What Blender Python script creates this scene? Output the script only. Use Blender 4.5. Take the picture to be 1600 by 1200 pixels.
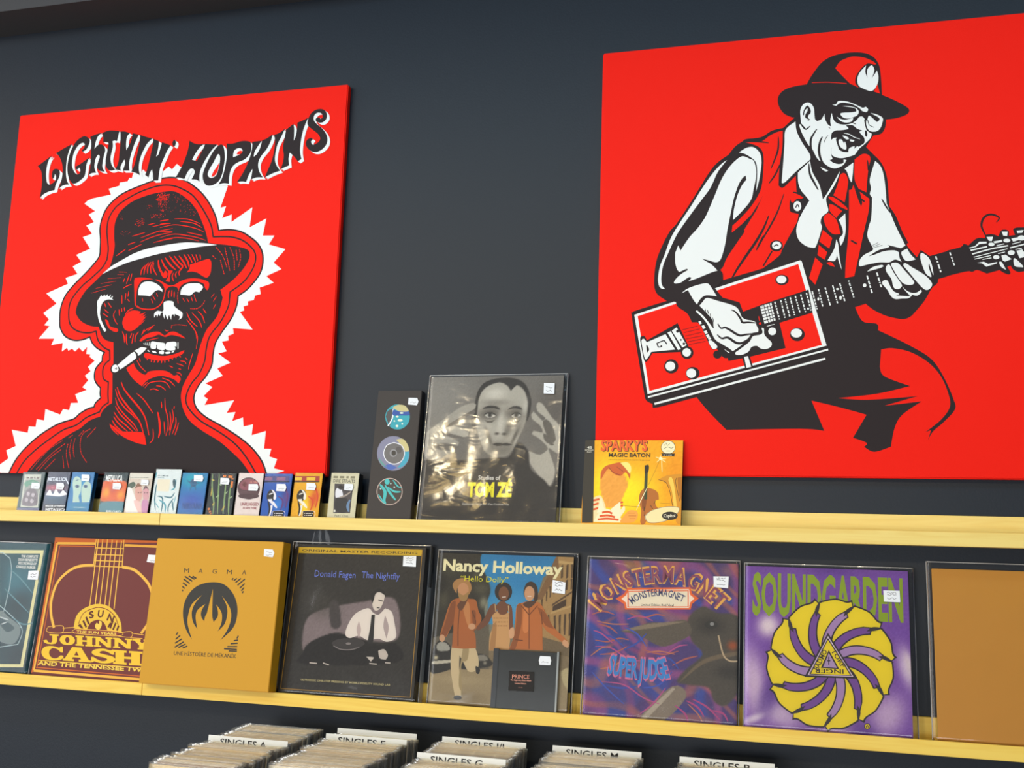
import bpy, bmesh, math, random
import numpy as np
from mathutils import Vector, Matrix, noise
from mathutils.geometry import tessellate_polygon

# ------------------------------------------------------------------ clear
for o in list(bpy.data.objects):
    bpy.data.objects.remove(o, do_unlink=True)
scene = bpy.context.scene
LINK = scene.collection.objects.link
R = random.Random(7)

# ------------------------------------------------------------------ camera
cam_data = bpy.data.cameras.new('camera')
cam_data.sensor_fit = 'HORIZONTAL'
cam_data.sensor_width = 36.0
cam_data.lens = 36.0 * 1713.488 / 1600.0
cam_data.clip_start = 0.02
cam = bpy.data.objects.new('camera', cam_data)
LINK(cam)
_r, _u, _b = (0.961097, 0.274394, 0.031618), (0.011979, -0.15577, 0.987721), (0.27595, -0.948917, -0.152997)
cam.matrix_world = Matrix(((_r[0], _u[0], _b[0], (2.04404, -2.30423, 1.52009)[0]), (_r[1], _u[1], _b[1], (2.04404, -2.30423, 1.52009)[1]),
                           (_r[2], _u[2], _b[2], (2.04404, -2.30423, 1.52009)[2]), (0, 0, 0, 1)))
scene.camera = cam

# ------------------------------------------------------------------ world, lights, exposure
world = bpy.data.worlds.new('shop_surroundings')
scene.world = world
world.use_nodes = True
bg = world.node_tree.nodes['Background']
bg.inputs[0].default_value = (0.80, 0.88, 1.0, 1)
bg.inputs[1].default_value = 0.22

def area_light(name, loc, aim, sx, sy, power, col):
    d = bpy.data.lights.new(name, 'AREA')
    d.shape = 'RECTANGLE'; d.size = sx; d.size_y = sy; d.energy = power; d.color = col
    o = bpy.data.objects.new(name, d); LINK(o)
    o.location = loc
    o.rotation_euler = (Vector(aim) - Vector(loc)).to_track_quat('-Z', 'Y').to_euler()
    return o

def spot_light(name, loc, aim, power, col, angle=75, size=0.09):
    d = bpy.data.lights.new(name, 'SPOT')
    d.energy = power; d.color = col; d.spot_size = math.radians(angle); d.spot_blend = 0.8; d.shadow_soft_size = size
    o = bpy.data.objects.new(name, d); LINK(o)
    o.location = loc
    o.rotation_euler = (Vector(aim) - Vector(loc)).to_track_quat('-Z', 'Y').to_euler()
    return o

area_light('side_window_daylight', (-3.45, -3.3, 1.8), (0.2, -1.2, 1.75), 5.0, 2.5, 120, (0.95, 0.97, 1.0))
area_light('front_fill', (0.5, -5.9, 0.85), (1.3, 0, 1.7), 5.0, 1.4, 150, (0.94, 0.97, 1.0))  # added fill from behind the camera, no real window; lifts the lower shelf
area_light('unseen_ceiling_panel', (1.5, -1.25, 3.08), (1.5, -0.3, 1.2), 4.4, 0.7, 46, (0.52, 0.80, 1.0))
area_light('unseen_ceiling_panel', (-1.6, -2.1, 3.09), (-1.3, -1.4, 0.0), 2.2, 2.4, 62, (1.0, 0.90, 0.76))  # added panel, puts sheen on the upper left wall
area_light('ceiling_lamp', (-0.15, -3.9, 2.95), (-0.15, -3.6, 0.0), 0.45, 0.45, 16, (1.0, 0.70, 0.28))
for x, p in ((-0.1, 42), (0.9, 48), (1.9, 58), (2.9, 66)):
    spot_light('unseen_ceiling_spot', (x - 0.9, -3.3, 3.0), (x, 0, 1.25), p, (1.0, 0.82, 0.52), 62)
spot_light('unseen_ceiling_spot', (-1.5, -1.3, 3.0), (-0.45, 0, 2.35), 14, (1.0, 0.90, 0.74), 70)  # added spot, brightens the left edge of the wall
scene.view_settings.view_transform = 'Standard'
scene.view_settings.look = 'None'
scene.view_settings.exposure = -0.18
scene.view_settings.gamma = 1.0
scene.view_settings.use_curve_mapping = False
try:
    scene.cycles.transparent_max_bounces = 32
except Exception:
    pass

# ------------------------------------------------------------------ helpers
def s2l(c):
    return c / 12.92 if c <= 0.04045 else ((c + 0.055) / 1.055) ** 2.4

def hexlin(h):
    return tuple(s2l(int(h[i:i + 2], 16) / 255.0) for i in (1, 3, 5))

MATS = {}

def mat(name, col, rough=0.5, spec=0.5, metal=0.0, bump=None, coat=0.0):
    if name in MATS:
        return MATS[name]
    m = bpy.data.materials.new(name)
    m.use_nodes = True
    nt = m.node_tree
    b = nt.nodes['Principled BSDF']
    b.inputs['Base Color'].default_value = (*col, 1)
    b.inputs['Roughness'].default_value = rough
    b.inputs['Specular IOR Level'].default_value = spec
    b.inputs['Metallic'].default_value = metal
    b.inputs['Coat Weight'].default_value = coat
    b.inputs['Coat Roughness'].default_value = 0.15
    if bump:
        tc = nt.nodes.new('ShaderNodeTexCoord')
        mp = nt.nodes.new('ShaderNodeMapping')
        mp.inputs['Scale'].default_value = bump[2] if len(bump) > 2 else (1, 1, 1)
        n = nt.nodes.new('ShaderNodeTexNoise')
        n.inputs['Scale'].default_value = bump[0]; n.inputs['Detail'].default_value = 3
        bp = nt.nodes.new('ShaderNodeBump')
        bp.inputs['Strength'].default_value = bump[1]; bp.inputs['Distance'].default_value = 0.002
        nt.links.new(tc.outputs['Object'], mp.inputs['Vector'])
        nt.links.new(mp.outputs[0], n.inputs['Vector'])
        nt.links.new(n.outputs['Fac'], bp.inputs['Height'])
        nt.links.new(bp.outputs[0], b.inputs['Normal'])
    MATS[name] = m
    return m

def wood(name, light, dark):
    m = bpy.data.materials.new(name); m.use_nodes = True
    nt = m.node_tree; b = nt.nodes['Principled BSDF']
    tc = nt.nodes.new('ShaderNodeTexCoord'); mp = nt.nodes.new('ShaderNodeMapping')
    mp.inputs['Scale'].default_value = (1.6, 14, 30)
    n = nt.nodes.new('ShaderNodeTexNoise'); n.inputs['Scale'].default_value = 2.2
    n.inputs['Detail'].default_value = 6; n.inputs['Distortion'].default_value = 1.6
    cr = nt.nodes.new('ShaderNodeValToRGB')
    cr.color_ramp.elements[0].position = 0.34; cr.color_ramp.elements[0].color = (*dark, 1)
    cr.color_ramp.elements[1].position = 0.60; cr.color_ramp.elements[1].color = (*light, 1)
    nt.links.new(tc.outputs['Object'], mp.inputs['Vector']); nt.links.new(mp.outputs[0], n.inputs['Vector'])
    nt.links.new(n.outputs['Fac'], cr.inputs[0]); nt.links.new(cr.outputs[0], b.inputs['Base Color'])
    b.inputs['Roughness'].default_value = 0.5
    b.inputs['Specular IOR Level'].default_value = 0.3
    MATS[name] = m
    return m

def film_material(name, tint=(1, 1, 1), rough=0.10, gain=1.0, bump=0.25, scale=26, veil=0.0):
    m = bpy.data.materials.new(name); m.use_nodes = True
    nt = m.node_tree
    for n in list(nt.nodes):
        nt.nodes.remove(n)
    out = nt.nodes.new('ShaderNodeOutputMaterial')
    tr = nt.nodes.new('ShaderNodeBsdfTransparent'); tr.inputs[0].default_value = (*tint, 1)
    gl = nt.nodes.new('ShaderNodeBsdfGlossy'); gl.inputs['Roughness'].default_value = rough
    fr = nt.nodes.new('ShaderNodeFresnel'); fr.inputs['IOR'].default_value = 1.5
    mu = nt.nodes.new('ShaderNodeMath'); mu.operation = 'MULTIPLY'; mu.inputs[1].default_value = gain
    mx = nt.nodes.new('ShaderNodeMixShader')
    tc = nt.nodes.new('ShaderNodeTexCoord'); mp = nt.nodes.new('ShaderNodeMapping')
    mp.inputs['Scale'].default_value = (1.0, 1.0, 2.2); mp.inputs['Rotation'].default_value = (0, 0.5, 0)
    nz = nt.nodes.new('ShaderNodeTexNoise'); nz.inputs['Scale'].default_value = scale
    nz.inputs['Detail'].default_value = 2; nz.inputs['Distortion'].default_value = 1.2
    bp = nt.nodes.new('ShaderNodeBump'); bp.inputs['Strength'].default_value = bump; bp.inputs['Distance'].default_value = 0.004
    nt.links.new(tc.outputs['Object'], mp.inputs[0]); nt.links.new(mp.outputs[0], nz.inputs[0])
    nt.links.new(nz.outputs['Fac'], bp.inputs['Height'])
    nt.links.new(bp.outputs[0], gl.inputs['Normal']); nt.links.new(bp.outputs[0], fr.inputs['Normal'])
    nt.links.new(fr.outputs[0], mu.inputs[0]); nt.links.new(mu.outputs[0], mx.inputs[0])
    base = tr
    if veil:
        df = nt.nodes.new('ShaderNodeBsdfDiffuse'); df.inputs[0].default_value = (0.8, 0.8, 0.8, 1)
        m2 = nt.nodes.new('ShaderNodeMixShader'); m2.inputs[0].default_value = veil
        nt.links.new(tr.outputs[0], m2.inputs[1]); nt.links.new(df.outputs[0], m2.inputs[2]); base = m2
    nt.links.new(base.outputs[0], mx.inputs[1]); nt.links.new(gl.outputs[0], mx.inputs[2])
    nt.links.new(mx.outputs[0], out.inputs[0])
    MATS[name] = m
    return m

def link_mesh(name, me, parent=None, mats=(), smooth=False):
    o = bpy.data.objects.new(name, me); LINK(o)
    for m in mats:
        me.materials.append(m)
    if smooth:
        for p in me.polygons:
            p.use_smooth = True
    if parent:
        o.parent = parent
    return o

def box_mesh(name, boxes, bevel=0.0):
    bm = bmesh.new()
    for x0, x1, y0, y1, z0, z1 in boxes:
        r = bmesh.ops.create_cube(bm, size=1.0)
        for v in r['verts']:
            v.co = Vector(((x0 + x1) / 2 + v.co.x * (x1 - x0), (y0 + y1) / 2 + v.co.y * (y1 - y0), (z0 + z1) / 2 + v.co.z * (z1 - z0)))
    if bevel:
        bmesh.ops.bevel(bm, geom=list(bm.edges), offset=bevel, segments=2, affect='EDGES')
    me = bpy.data.meshes.new(name); bm.to_mesh(me); bm.free()
    return me

def box(name, parent, m, b, bevel=0.0):
    return link_mesh(name, box_mesh(name, [b], bevel), parent, [m])

def tag(o, label=None, cat=None, group=None, kind=None):
    if label: o['label'] = label
    if cat: o['category'] = cat
    if group: o['group'] = group
    if kind: o['kind'] = kind
    return o

def thing(name, loc, tilt=0.0, label=None, cat=None, group=None):
    o = bpy.data.objects.new(name, None); LINK(o)
    o.empty_display_size = 0.02
    o.location = loc; o.rotation_euler = (tilt, 0, 0)
    return tag(o, label, cat, group)

# ------------------------------------------------------------------ flat print: outlines in 0.1 mm on the sheet
def parse_pts(s):
    t = s.split(); out = []
    for i in range(0, len(t), 2):
        c = t[i + 1].endswith('!')
        out.append((int(t[i]) * 1e-4, int(t[i + 1].rstrip('!')) * 1e-4, c))
    return out

def catmull(p0, p1, p2, p3, t):
    t2, t3 = t * t, t * t * t
    return tuple(0.5 * ((2 * b) + (-a + c) * t + (2 * a - 5 * b + 4 * c - d) * t2 + (-a + 3 * b - 3 * c + d) * t3)
                 for a, b, c, d in zip(p0[:2], p1[:2], p2[:2], p3[:2]))

def smooth_pts(P, closed, step=0.004):
    n = len(P); out = []
    for i in range(n if closed else n - 1):
        p1, p2 = P[i], P[(i + 1) % n]
        p0 = P[i - 1] if (closed or i > 0) else p1
        p3 = P[(i + 2) % n] if (closed or i + 2 < n) else p2
        if p1[2]: p0 = p1
        if p2[2]: p3 = p2
        k = max(1, min(6, int(math.hypot(p2[0] - p1[0], p2[1] - p1[1]) / step) + 1))
        for j in range(k):
            out.append(catmull(p0, p1, p2, p3, j / k))
    if not closed:
        out.append(P[-1][:2])
    return out

def tri_poly(pts):
    return [tuple(pts[i] for i in t) for t in tessellate_polygon([[Vector((x, y, 0)) for x, y in pts]])]

def ribbon(pts, w, taper):
    n = len(pts); L = []; Rr = []
    for i, p in enumerate(pts):
        a = pts[max(0, i - 1)]; b = pts[min(n - 1, i + 1)]
        dx, dy = b[0] - a[0], b[1] - a[1]; d = math.hypot(dx, dy) or 1e-9
        k = w / 2
        if taper:
            k *= max(0.12, math.sin(math.pi * (0.08 + 0.84 * i / max(1, n - 1))) ** 0.7)
        L.append((p[0] - dy / d * k, p[1] + dx / d * k)); Rr.append((p[0] + dy / d * k, p[1] - dx / d * k))
    out = []
    for i in range(n - 1):
        out.append((L[i], Rr[i], Rr[i + 1])); out.append((L[i], Rr[i + 1], L[i + 1]))
    return out

def clip_tri(t, w, h):
    P = list(t)
    for ax, lim, sg in ((0, 0.0, 1), (0, w, -1), (1, 0.0, 1), (1, h, -1)):
        if all(sg * (p[ax] - lim) >= 0 for p in P):
            continue
        Q = []
        for i, p in enumerate(P):
            q = P[(i + 1) % len(P)]
            dp, dq = sg * (p[ax] - lim), sg * (q[ax] - lim)
            if dp >= 0: Q.append(p)
            if (dp >= 0) != (dq >= 0):
                s = dp / (dp - dq)
                Q.append((p[0] + s * (q[0] - p[0]), p[1] + s * (q[1] - p[1])))
        P = Q
        if len(P) < 3: return None
    return P

GLYPH = {}

def glyphs(text, bold):
    key = (text, bold)
    if key in GLYPH:
        return GLYPH[key]
    c = bpy.data.curves.new('lettering', 'FONT')
    c.body = text; c.size = 1.0; c.resolution_u = 2
    c.offset = (0.0, 0.014, 0.034, 0.055)[bold]
    o = bpy.data.objects.new('lettering', c); LINK(o)
    dg = bpy.context.evaluated_depsgraph_get()
    me = o.evaluated_get(dg).to_mesh()
    me.calc_loop_triangles()
    V = [(v.co.x, v.co.y) for v in me.vertices]
    T = [tuple(V[i] for i in t.vertices) for t in me.loop_triangles]
    o.evaluated_get(dg).to_mesh_clear()
    bpy.data.objects.remove(o); bpy.data.curves.remove(c)
    xs = [p[0] for p in V] or [0, 1]
    GLYPH[key] = (T, min(xs), max(xs))
    return GLYPH[key]

CAP = 0.70

class Sheet:
    """Collects coloured flat shapes of one printed part; later shapes lie a hair above earlier ones they overlap."""
    def __init__(s, w, h):
        s.w, s.h, s.items = w, h, []
    def add(s, col, tris):
        T = []
        for t in tris:
            q = clip_tri(t, s.w, s.h)
            if q: T.append(q)
        if not T: return
        xs = [p[0] for t in T for p in t]; ys = [p[1] for t in T for p in t]
        bb = (min(xs), max(xs), min(ys), max(ys)); lay = 0
        for (b2, l2, _, _) in s.items:
            if l2 >= lay and bb[0] < b2[1] and b2[0] < bb[1] and bb[2] < b2[3] and b2[2] < bb[3]:
                lay = l2 + 1
        s.items.append((bb, lay, col, T))
    def build(s, name, parent, base, finish, alias, step=0.00003):
        V, F, M, cols = [], [], [], []
        top = 0
        for bb, lay, col, T in s.items:
            col = alias.get(col, col)
            if col not in cols: cols.append(col)
            k = cols.index(col); y = -(base + step * (lay + 1)); top = max(top, lay + 1)
            for t in T:
                i = len(V); V.extend((p[0], y, p[1]) for p in t)
                # face the viewer (-y)
                a = sum(t[j][0] * t[(j + 1) % len(t)][1] - t[(j + 1) % len(t)][0] * t[j][1] for j in range(len(t)))
                idx = list(range(i, i + len(t)))
                F.append(idx if a > 0 else idx[::-1]); M.append(k)
        me = bpy.data.meshes.new(name); me.from_pydata(V, [], F)
        o = link_mesh(name, me, parent, [ink(c, finish) for c in cols])
        me.polygons.foreach_set('material_index', M)
        me.update()
        return o, base + step * top

def ink(h, finish):
    r, sp = {'canvas': (0.60, 0.17), 'gloss': (0.40, 0.35), 'matt': (0.55, 0.3)}[finish]
    return mat('ink_%s_%s' % (h[1:], finish), hexlin(h), r, sp)

def place_text(sh, col, bold, p1, p2, h, text):
    T, x0, x1 = glyphs(text, bold)
    dx, dy = p2[0] - p1[0], p2[1] - p1[1]; L = math.hypot(dx, dy); ux, uy = dx / L, dy / L
    kx = L / max(1e-6, x1 - x0); ky = h / CAP
    sh.add(col, [tuple((p1[0] + ux * (q[0] - x0) * kx - uy * q[1] * ky, p1[1] + uy * (q[0] - x0) * kx + ux * q[1] * ky) for q in t) for t in T])

def place_arc(sh, col, bold, P, h, text):
    pts = smooth_pts(P, False, 0.002)
    d = [0.0]
    for a, b in zip(pts, pts[1:]): d.append(d[-1] + math.hypot(b[0] - a[0], b[1] - a[1]))
    n = len(text)
    def at(s):
        s = max(0, min(d[-1], s))
        for i in range(len(d) - 1):
            if s <= d[i + 1]:
                t = (s - d[i]) / max(1e-9, d[i + 1] - d[i])
                return (pts[i][0] + t * (pts[i + 1][0] - pts[i][0]), pts[i][1] + t * (pts[i + 1][1] - pts[i][1]))
        return pts[-1]
    wd = []
    for ch in text:
        T, a, b = glyphs(ch, bold); wd.append(b - a + 0.06)
    tot = sum(wd); s = 0.0
    for ch, w_ in zip(text, wd):
        e = s + w_ / tot * d[-1]
        m = (e - s) * 0.03
        place_text(sh, col, bold, at(s + m), at(e - m), h, ch)
        s = e

def paint_grid(name, parent, w, h, base, n, ops, y=0.0):
    """Photographic print: a fine sheet with colour per point (soft shapes)."""
    nx = int(n); ny = max(2, int(n * h / w))
    X, Y = np.meshgrid(np.linspace(0, w, nx + 1), np.linspace(0, h, ny + 1))
    hx = lambda c: np.array([int(c[i:i + 2], 16) / 255.0 for i in (1, 3, 5)])
    C = np.tile(hx(base), (ny + 1, nx + 1, 1))
    for kind, col, prm, pts in ops:
        c = hx(col)
        if kind == 'w':
            st, fr_, sd_ = prm
            u, v = X / w * fr_, Y / w * fr_
            for q in range(3):
                u, v = u + 0.55 * np.sin(1.3 * v + sd_ + q), v + 0.45 * np.sin(1.7 * u + 2.1 * sd_ - q)
            al = st * np.clip(np.sin(2.2 * u + 3.1 * v + sd_) * 1.6 - 0.5, 0, 1)
        elif kind == 'g':
            st, cx, cy, rx, ry, ang = prm
            a = math.radians(ang); dx, dy = X - cx * 1e-4, Y - cy * 1e-4
            u = dx * math.cos(a) + dy * math.sin(a); v = -dx * math.sin(a) + dy * math.cos(a)
            al = st * np.exp(-((u / (rx * 1e-4)) ** 2 + (v / (ry * 1e-4)) ** 2) ** 1.3)
        else:
            P = smooth_pts(pts, True, 0.01) if kind == 'f' else [q[:2] for q in pts]
            ins = np.zeros_like(X, bool); dist = np.full_like(X, 1e9)
            for (ax, ay), (bx, by) in zip(P, P[1:] + P[:1]):
                if ay != by:
                    cr = ((ay > Y) != (by > Y)) & (X < (bx - ax) * (Y - ay) / (by - ay) + ax)
                    ins ^= cr
                l2 = (bx - ax) ** 2 + (by - ay) ** 2 or 1e-12
                t = np.clip(((X - ax) * (bx - ax) + (Y - ay) * (by - ay)) / l2, 0, 1)
                dist = np.minimum(dist, np.hypot(X - ax - t * (bx - ax), Y - ay - t * (by - ay)))
            sd = np.where(ins, dist, -dist); sf = max(prm[0] * 1e-4, 1e-5)
            al = np.clip(sd / sf + 0.5, 0, 1)
        C = C * (1 - al[..., None]) + c * al[..., None]
    C = np.clip(C + np.random.default_rng(3).normal(0, 0.012, C.shape[:2])[..., None], 0, 1)
    lin = np.where(C <= 0.04045, C / 12.92, ((C + 0.055) / 1.055) ** 2.4)
    V = np.stack([X.ravel(), np.full(X.size, -y), Y.ravel()], 1)
    idx = np.arange(X.size).reshape(ny + 1, nx + 1)
    F = np.stack([idx[:-1, :-1].ravel(), idx[:-1, 1:].ravel(), idx[1:, 1:].ravel(), idx[1:, :-1].ravel()], 1)
    me = bpy.data.meshes.new(name); me.from_pydata(V.tolist(), [], F.tolist())
    ca = me.color_attributes.new('Col', 'FLOAT_COLOR', 'POINT')
    ca.data.foreach_set('color', np.concatenate([lin.reshape(-1, 3), np.ones((X.size, 1))], 1).astype(np.float32).ravel())
    if 'photo_print' not in MATS:
        m = mat('photo_print', (1, 1, 1), 0.45, 0.3)
        at = m.node_tree.nodes.new('ShaderNodeAttribute'); at.attribute_name = 'Col'
        m.node_tree.links.new(at.outputs['Color'], m.node_tree.nodes['Principled BSDF'].inputs['Base Color'])
    return link_mesh(name, me, parent, [MATS['photo_print']])

def print_on(parent, key, w, h, y, finish, alias={}, labels={}):
    """Build every printed part of one sheet; returns the height of the topmost ink."""
    parts = []
    for line in PRINT[key].split('\n'):
        if line.startswith('#'):
            parts.append((line[1:], [])); continue
        parts[-1][1].append(line)
    for name, lines in parts:
        base = None; ops = []; sh = Sheet(w, h); rnd = random.Random(5)
        for ln in lines:
            cmd = ln[0]; f = ln[1:].split('|'); col = f[0]
            if cmd in 'ps':
                P = parse_pts(f[1])
                sh.add(col, tri_poly(smooth_pts(P, True) if cmd == 's' else [p[:2] for p in P]))
            elif cmd in 'lt':
                sh.add(col, ribbon(smooth_pts(parse_pts(f[2]), False, 0.003), int(f[1]) * 1e-4, cmd == 't'))
            elif cmd == 'd':
                wd = int(f[1]) * 1e-4
                pts = smooth_pts(parse_pts(f[2]), False, 0.001)
                Pf = [pts[0]]
                for a, b in zip(pts, pts[1:]):
                    L = math.hypot(b[0] - a[0], b[1] - a[1]); k = max(1, int(L / (wd * 0.8)))
                    Pf += [(a[0] + (b[0] - a[0]) * j / k, a[1] + (b[1] - a[1]) * j / k) for j in range(1, k + 1)]
                i = 0; tr = []
                while i < len(Pf) - 1:
                    k = rnd.choice((1, 2, 2, 3)); tr += ribbon(Pf[i:i + k + 1], wd, False); i += k + 1
                sh.add(col, tr)
            elif cmd == 'o':
                cx, cy, rx, ry, n, sz = [int(q) * 1e-4 for q in f[1].split()]
                tr = []
                for _ in range(int(round(n * 1e4))):
                    a = rnd.random() * 6.283; q = math.sqrt(rnd.random()); s_ = sz * rnd.uniform(0.5, 1.2)
                    x, y_ = cx + rx * q * math.cos(a), cy + ry * q * math.sin(a)
                    tr.append(((x - s_, y_), (x + s_ * 0.6, y_ - s_ * 0.5), (x + s_ * 0.3, y_ + s_)))
                sh.add(col, tr)
            elif cmd == 'T':
                a, b, c, d, hh = [int(q) * 1e-4 for q in f[2].split()]
                place_text(sh, col, int(f[1]), (a, b), (c, d), hh, f[3])
            elif cmd == 'A':
                place_arc(sh, col, int(f[1]), parse_pts(f[3]), int(f[2]) * 1e-4, f[4])
            elif cmd == 'B':
                base = (col, int(f[1]))
            elif cmd == 'g':
                ops.append(('g', col, [float(q) for q in f[1].split()], None))
            elif cmd == 'w':
                ops.append(('w', col, [float(q) for q in f[1].split()], None))
            elif cmd in 'fF':
                ops.append((cmd, col, [float(f[1])], parse_pts(f[2])))
        o = None
        if base:
            y += 0.00008
            o = paint_grid(name, parent, w, h, base[0], base[1], ops, y)
        if sh.items:
            o2, y = sh.build(name if not base else 'printed_shapes', parent, y, finish, alias)
            o = o or o2
        if o and name in labels:
            o['label'] = labels[name]
    return y

def film(parent, x0, x1, z0, z1, y0, y1, m, amp=0.0012, n=26, seed=0, name='plastic_cover'):
    """A clear bag: wavy front and back sheets joined along their rims."""
    bm = bmesh.new(); G = []
    for side, yy in ((0, y0), (1, y1)):
        g = []
        for j in range(n + 1):
            row = []
            for i in range(n + 1):
                a, b = i / n, j / n
                e = min(1, 8 * min(a, 1 - a, b, 1 - b))
                d = (noise.noise(Vector((a * 5 + seed, b * 5, seed))) + 0.6 * noise.noise(Vector((a * 11 + seed, b * 3, 4 + seed)))) * amp * e
                rx = noise.noise(Vector((b * 4, seed, 2))) * 0.0012 * (abs(a - 0.5) > 0.49)
                yv = yy - (abs(d) + 0.0004) if side == 0 else yy
                row.append(bm.verts.new((x0 + (x1 - x0) * a + rx, yv, z0 + (z1 - z0) * b)))
            g.append(row)
        G.append(g)
        for j in range(n):
            for i in range(n):
                f = (g[j][i], g[j][i + 1], g[j + 1][i + 1], g[j + 1][i])
                bm.faces.new(f if side == 0 else f[::-1])
    rim = [(0, i) for i in range(n)] 
    def join(seq):
        for (a, b), (c, d) in zip(seq, seq[1:]):
            bm.faces.new((G[0][a][b], G[1][a][b], G[1][c][d], G[0][c][d]))
    join([(0, i) for i in range(n + 1)])
    join([(j, 0) for j in range(n, -1, -1)])
    join([(j, n) for j in range(n + 1)])
    me = bpy.data.meshes.new(name); bm.to_mesh(me); bm.free()
    return link_mesh(name, me, parent, [m], smooth=True)

def sticker(parent, key, y, w, h, rows=2):
    P = [p[:2] for p in parse_pts(STICKER[key])]
    xs = [p[0] for p in P]; ys = [p[1] for p in P]
    bm = bmesh.new()
    f = bm.faces.new([bm.verts.new((px, -y, pz)) for px, pz in P])
    r = bmesh.ops.extrude_face_region(bm, geom=[f])
    for v in [g for g in r['geom'] if isinstance(g, bmesh.types.BMVert)]:
        v.co.y -= 0.0003
    bmesh.ops.recalc_face_normals(bm, faces=bm.faces)
    me = bpy.data.meshes.new('price_sticker'); bm.to_mesh(me); bm.free()
    o = link_mesh('price_sticker', me, parent, [MATS['sticker_paper']])
    # handwriting, illegible: a few pen squiggles
    sh = Sheet(9, 9); rr = random.Random(key); x0, x1, z0, z1 = min(xs), max(xs), min(ys), max(ys)
    W, H = x1 - x0, z1 - z0
    off = 5.0
    for k in range(rows):
        zc = z0 + H * ((0.36,) if rows == 1 else (0.30, 0.62, 0.80))[k]
        pts = []; n = 9
        for i in range(n):
            pts.append((off + x0 + W * (0.22 + 0.56 * i / (n - 1)), off + zc + H * 0.08 * rr.uniform(-1, 1), False))
        sh.add('#4a4648', ribbon(smooth_pts(pts, False, 0.001), max(0.0004, min(W, H) * 0.035), False))
    for it in range(len(sh.items)):
        bb, lay, col, T = sh.items[it]
        sh.items[it] = (bb, lay, col, [[(q[0] - off, q[1] - off) for q in t] for t in T])
    w_, top = sh.build('handwriting', o, y + 0.0003, 'matt', {})
    return o

FRAME = {
    'canvas1': (0, -0.0189, 1.68, 0.945, 0.945, 0),
    'canvas2': (1.56797, -0.0189, 1.69113, 0.94962, 0.94962, 0),
    'grey_portrait': (1.18636, -0.055, 1.57876, 0.30739, 0.33237, 0.13963),
    'three_discs': (1.06454, -0.057, 1.57876, 0.10519, 0.29992, 0.12217),
    'yellow_storybook': (1.54874, -0.057, 1.57876, 0.20706, 0.18763, 0.15708),
    'teal_box': (-0.11863, -0.058, 1.19687, 0.34294, 0.31368, 0.12217),
    'maroon_guitar_box': (0.23396, -0.058, 1.19687, 0.3543, 0.32975, 0.12217),
    'gold_box': (0.55514, -0.1, 1.20817, 0.3227, 0.32302, 0.08727),
    'dark_box_set': (0.87804, -0.058, 1.19687, 0.31684, 0.3326, 0.12217),
    'street_trio': (1.22404, -0.047, 1.19687, 0.30138, 0.32259, 0.11345),
    'black_disc_case': (1.36576, -0.06, 1.19687, 0.14043, 0.12742, 0.11345),
    'purple_swirl': (1.55997, -0.055, 1.19687, 0.30733, 0.32075, 0.13963),
    'yellow_wheel': (1.88131, -0.055, 1.19687, 0.30968, 0.31731, 0.13963),
    'plain_kraft': (2.23451, -0.055, 1.19687, 0.28923, 0.3243, 0.13963),
    'cassette1': (0.14414, -0.057, 1.57876, 0.06459, 0.10299, 0.12217),
    'cassette2': (0.21752, -0.057, 1.57876, 0.06364, 0.10431, 0.12217),
    'cassette3': (0.2859, -0.057, 1.57876, 0.06291, 0.10446, 0.12217),
    'cassette4': (0.3764, -0.057, 1.57876, 0.06617, 0.10466, 0.12217),
    'cassette5': (0.44681, -0.057, 1.57876, 0.06336, 0.10423, 0.12217),
    'cassette6': (0.51729, -0.057, 1.57876, 0.06853, 0.11407, 0.12217),
    'cassette7': (0.58987, -0.057, 1.57876, 0.06678, 0.10589, 0.12217),
    'cassette8': (0.66424, -0.057, 1.57876, 0.06675, 0.10612, 0.12217),
    'cassette9': (0.73758, -0.057, 1.57876, 0.06324, 0.10701, 0.12217),
    'cassette10': (0.80514, -0.057, 1.57876, 0.06851, 0.10636, 0.12217),
    'cassette11': (0.88096, -0.057, 1.57876, 0.0677, 0.10883, 0.12217),
    'cassette12': (0.97037, -0.057, 1.57876, 0.06725, 0.10979, 0.12217),
}
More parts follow.
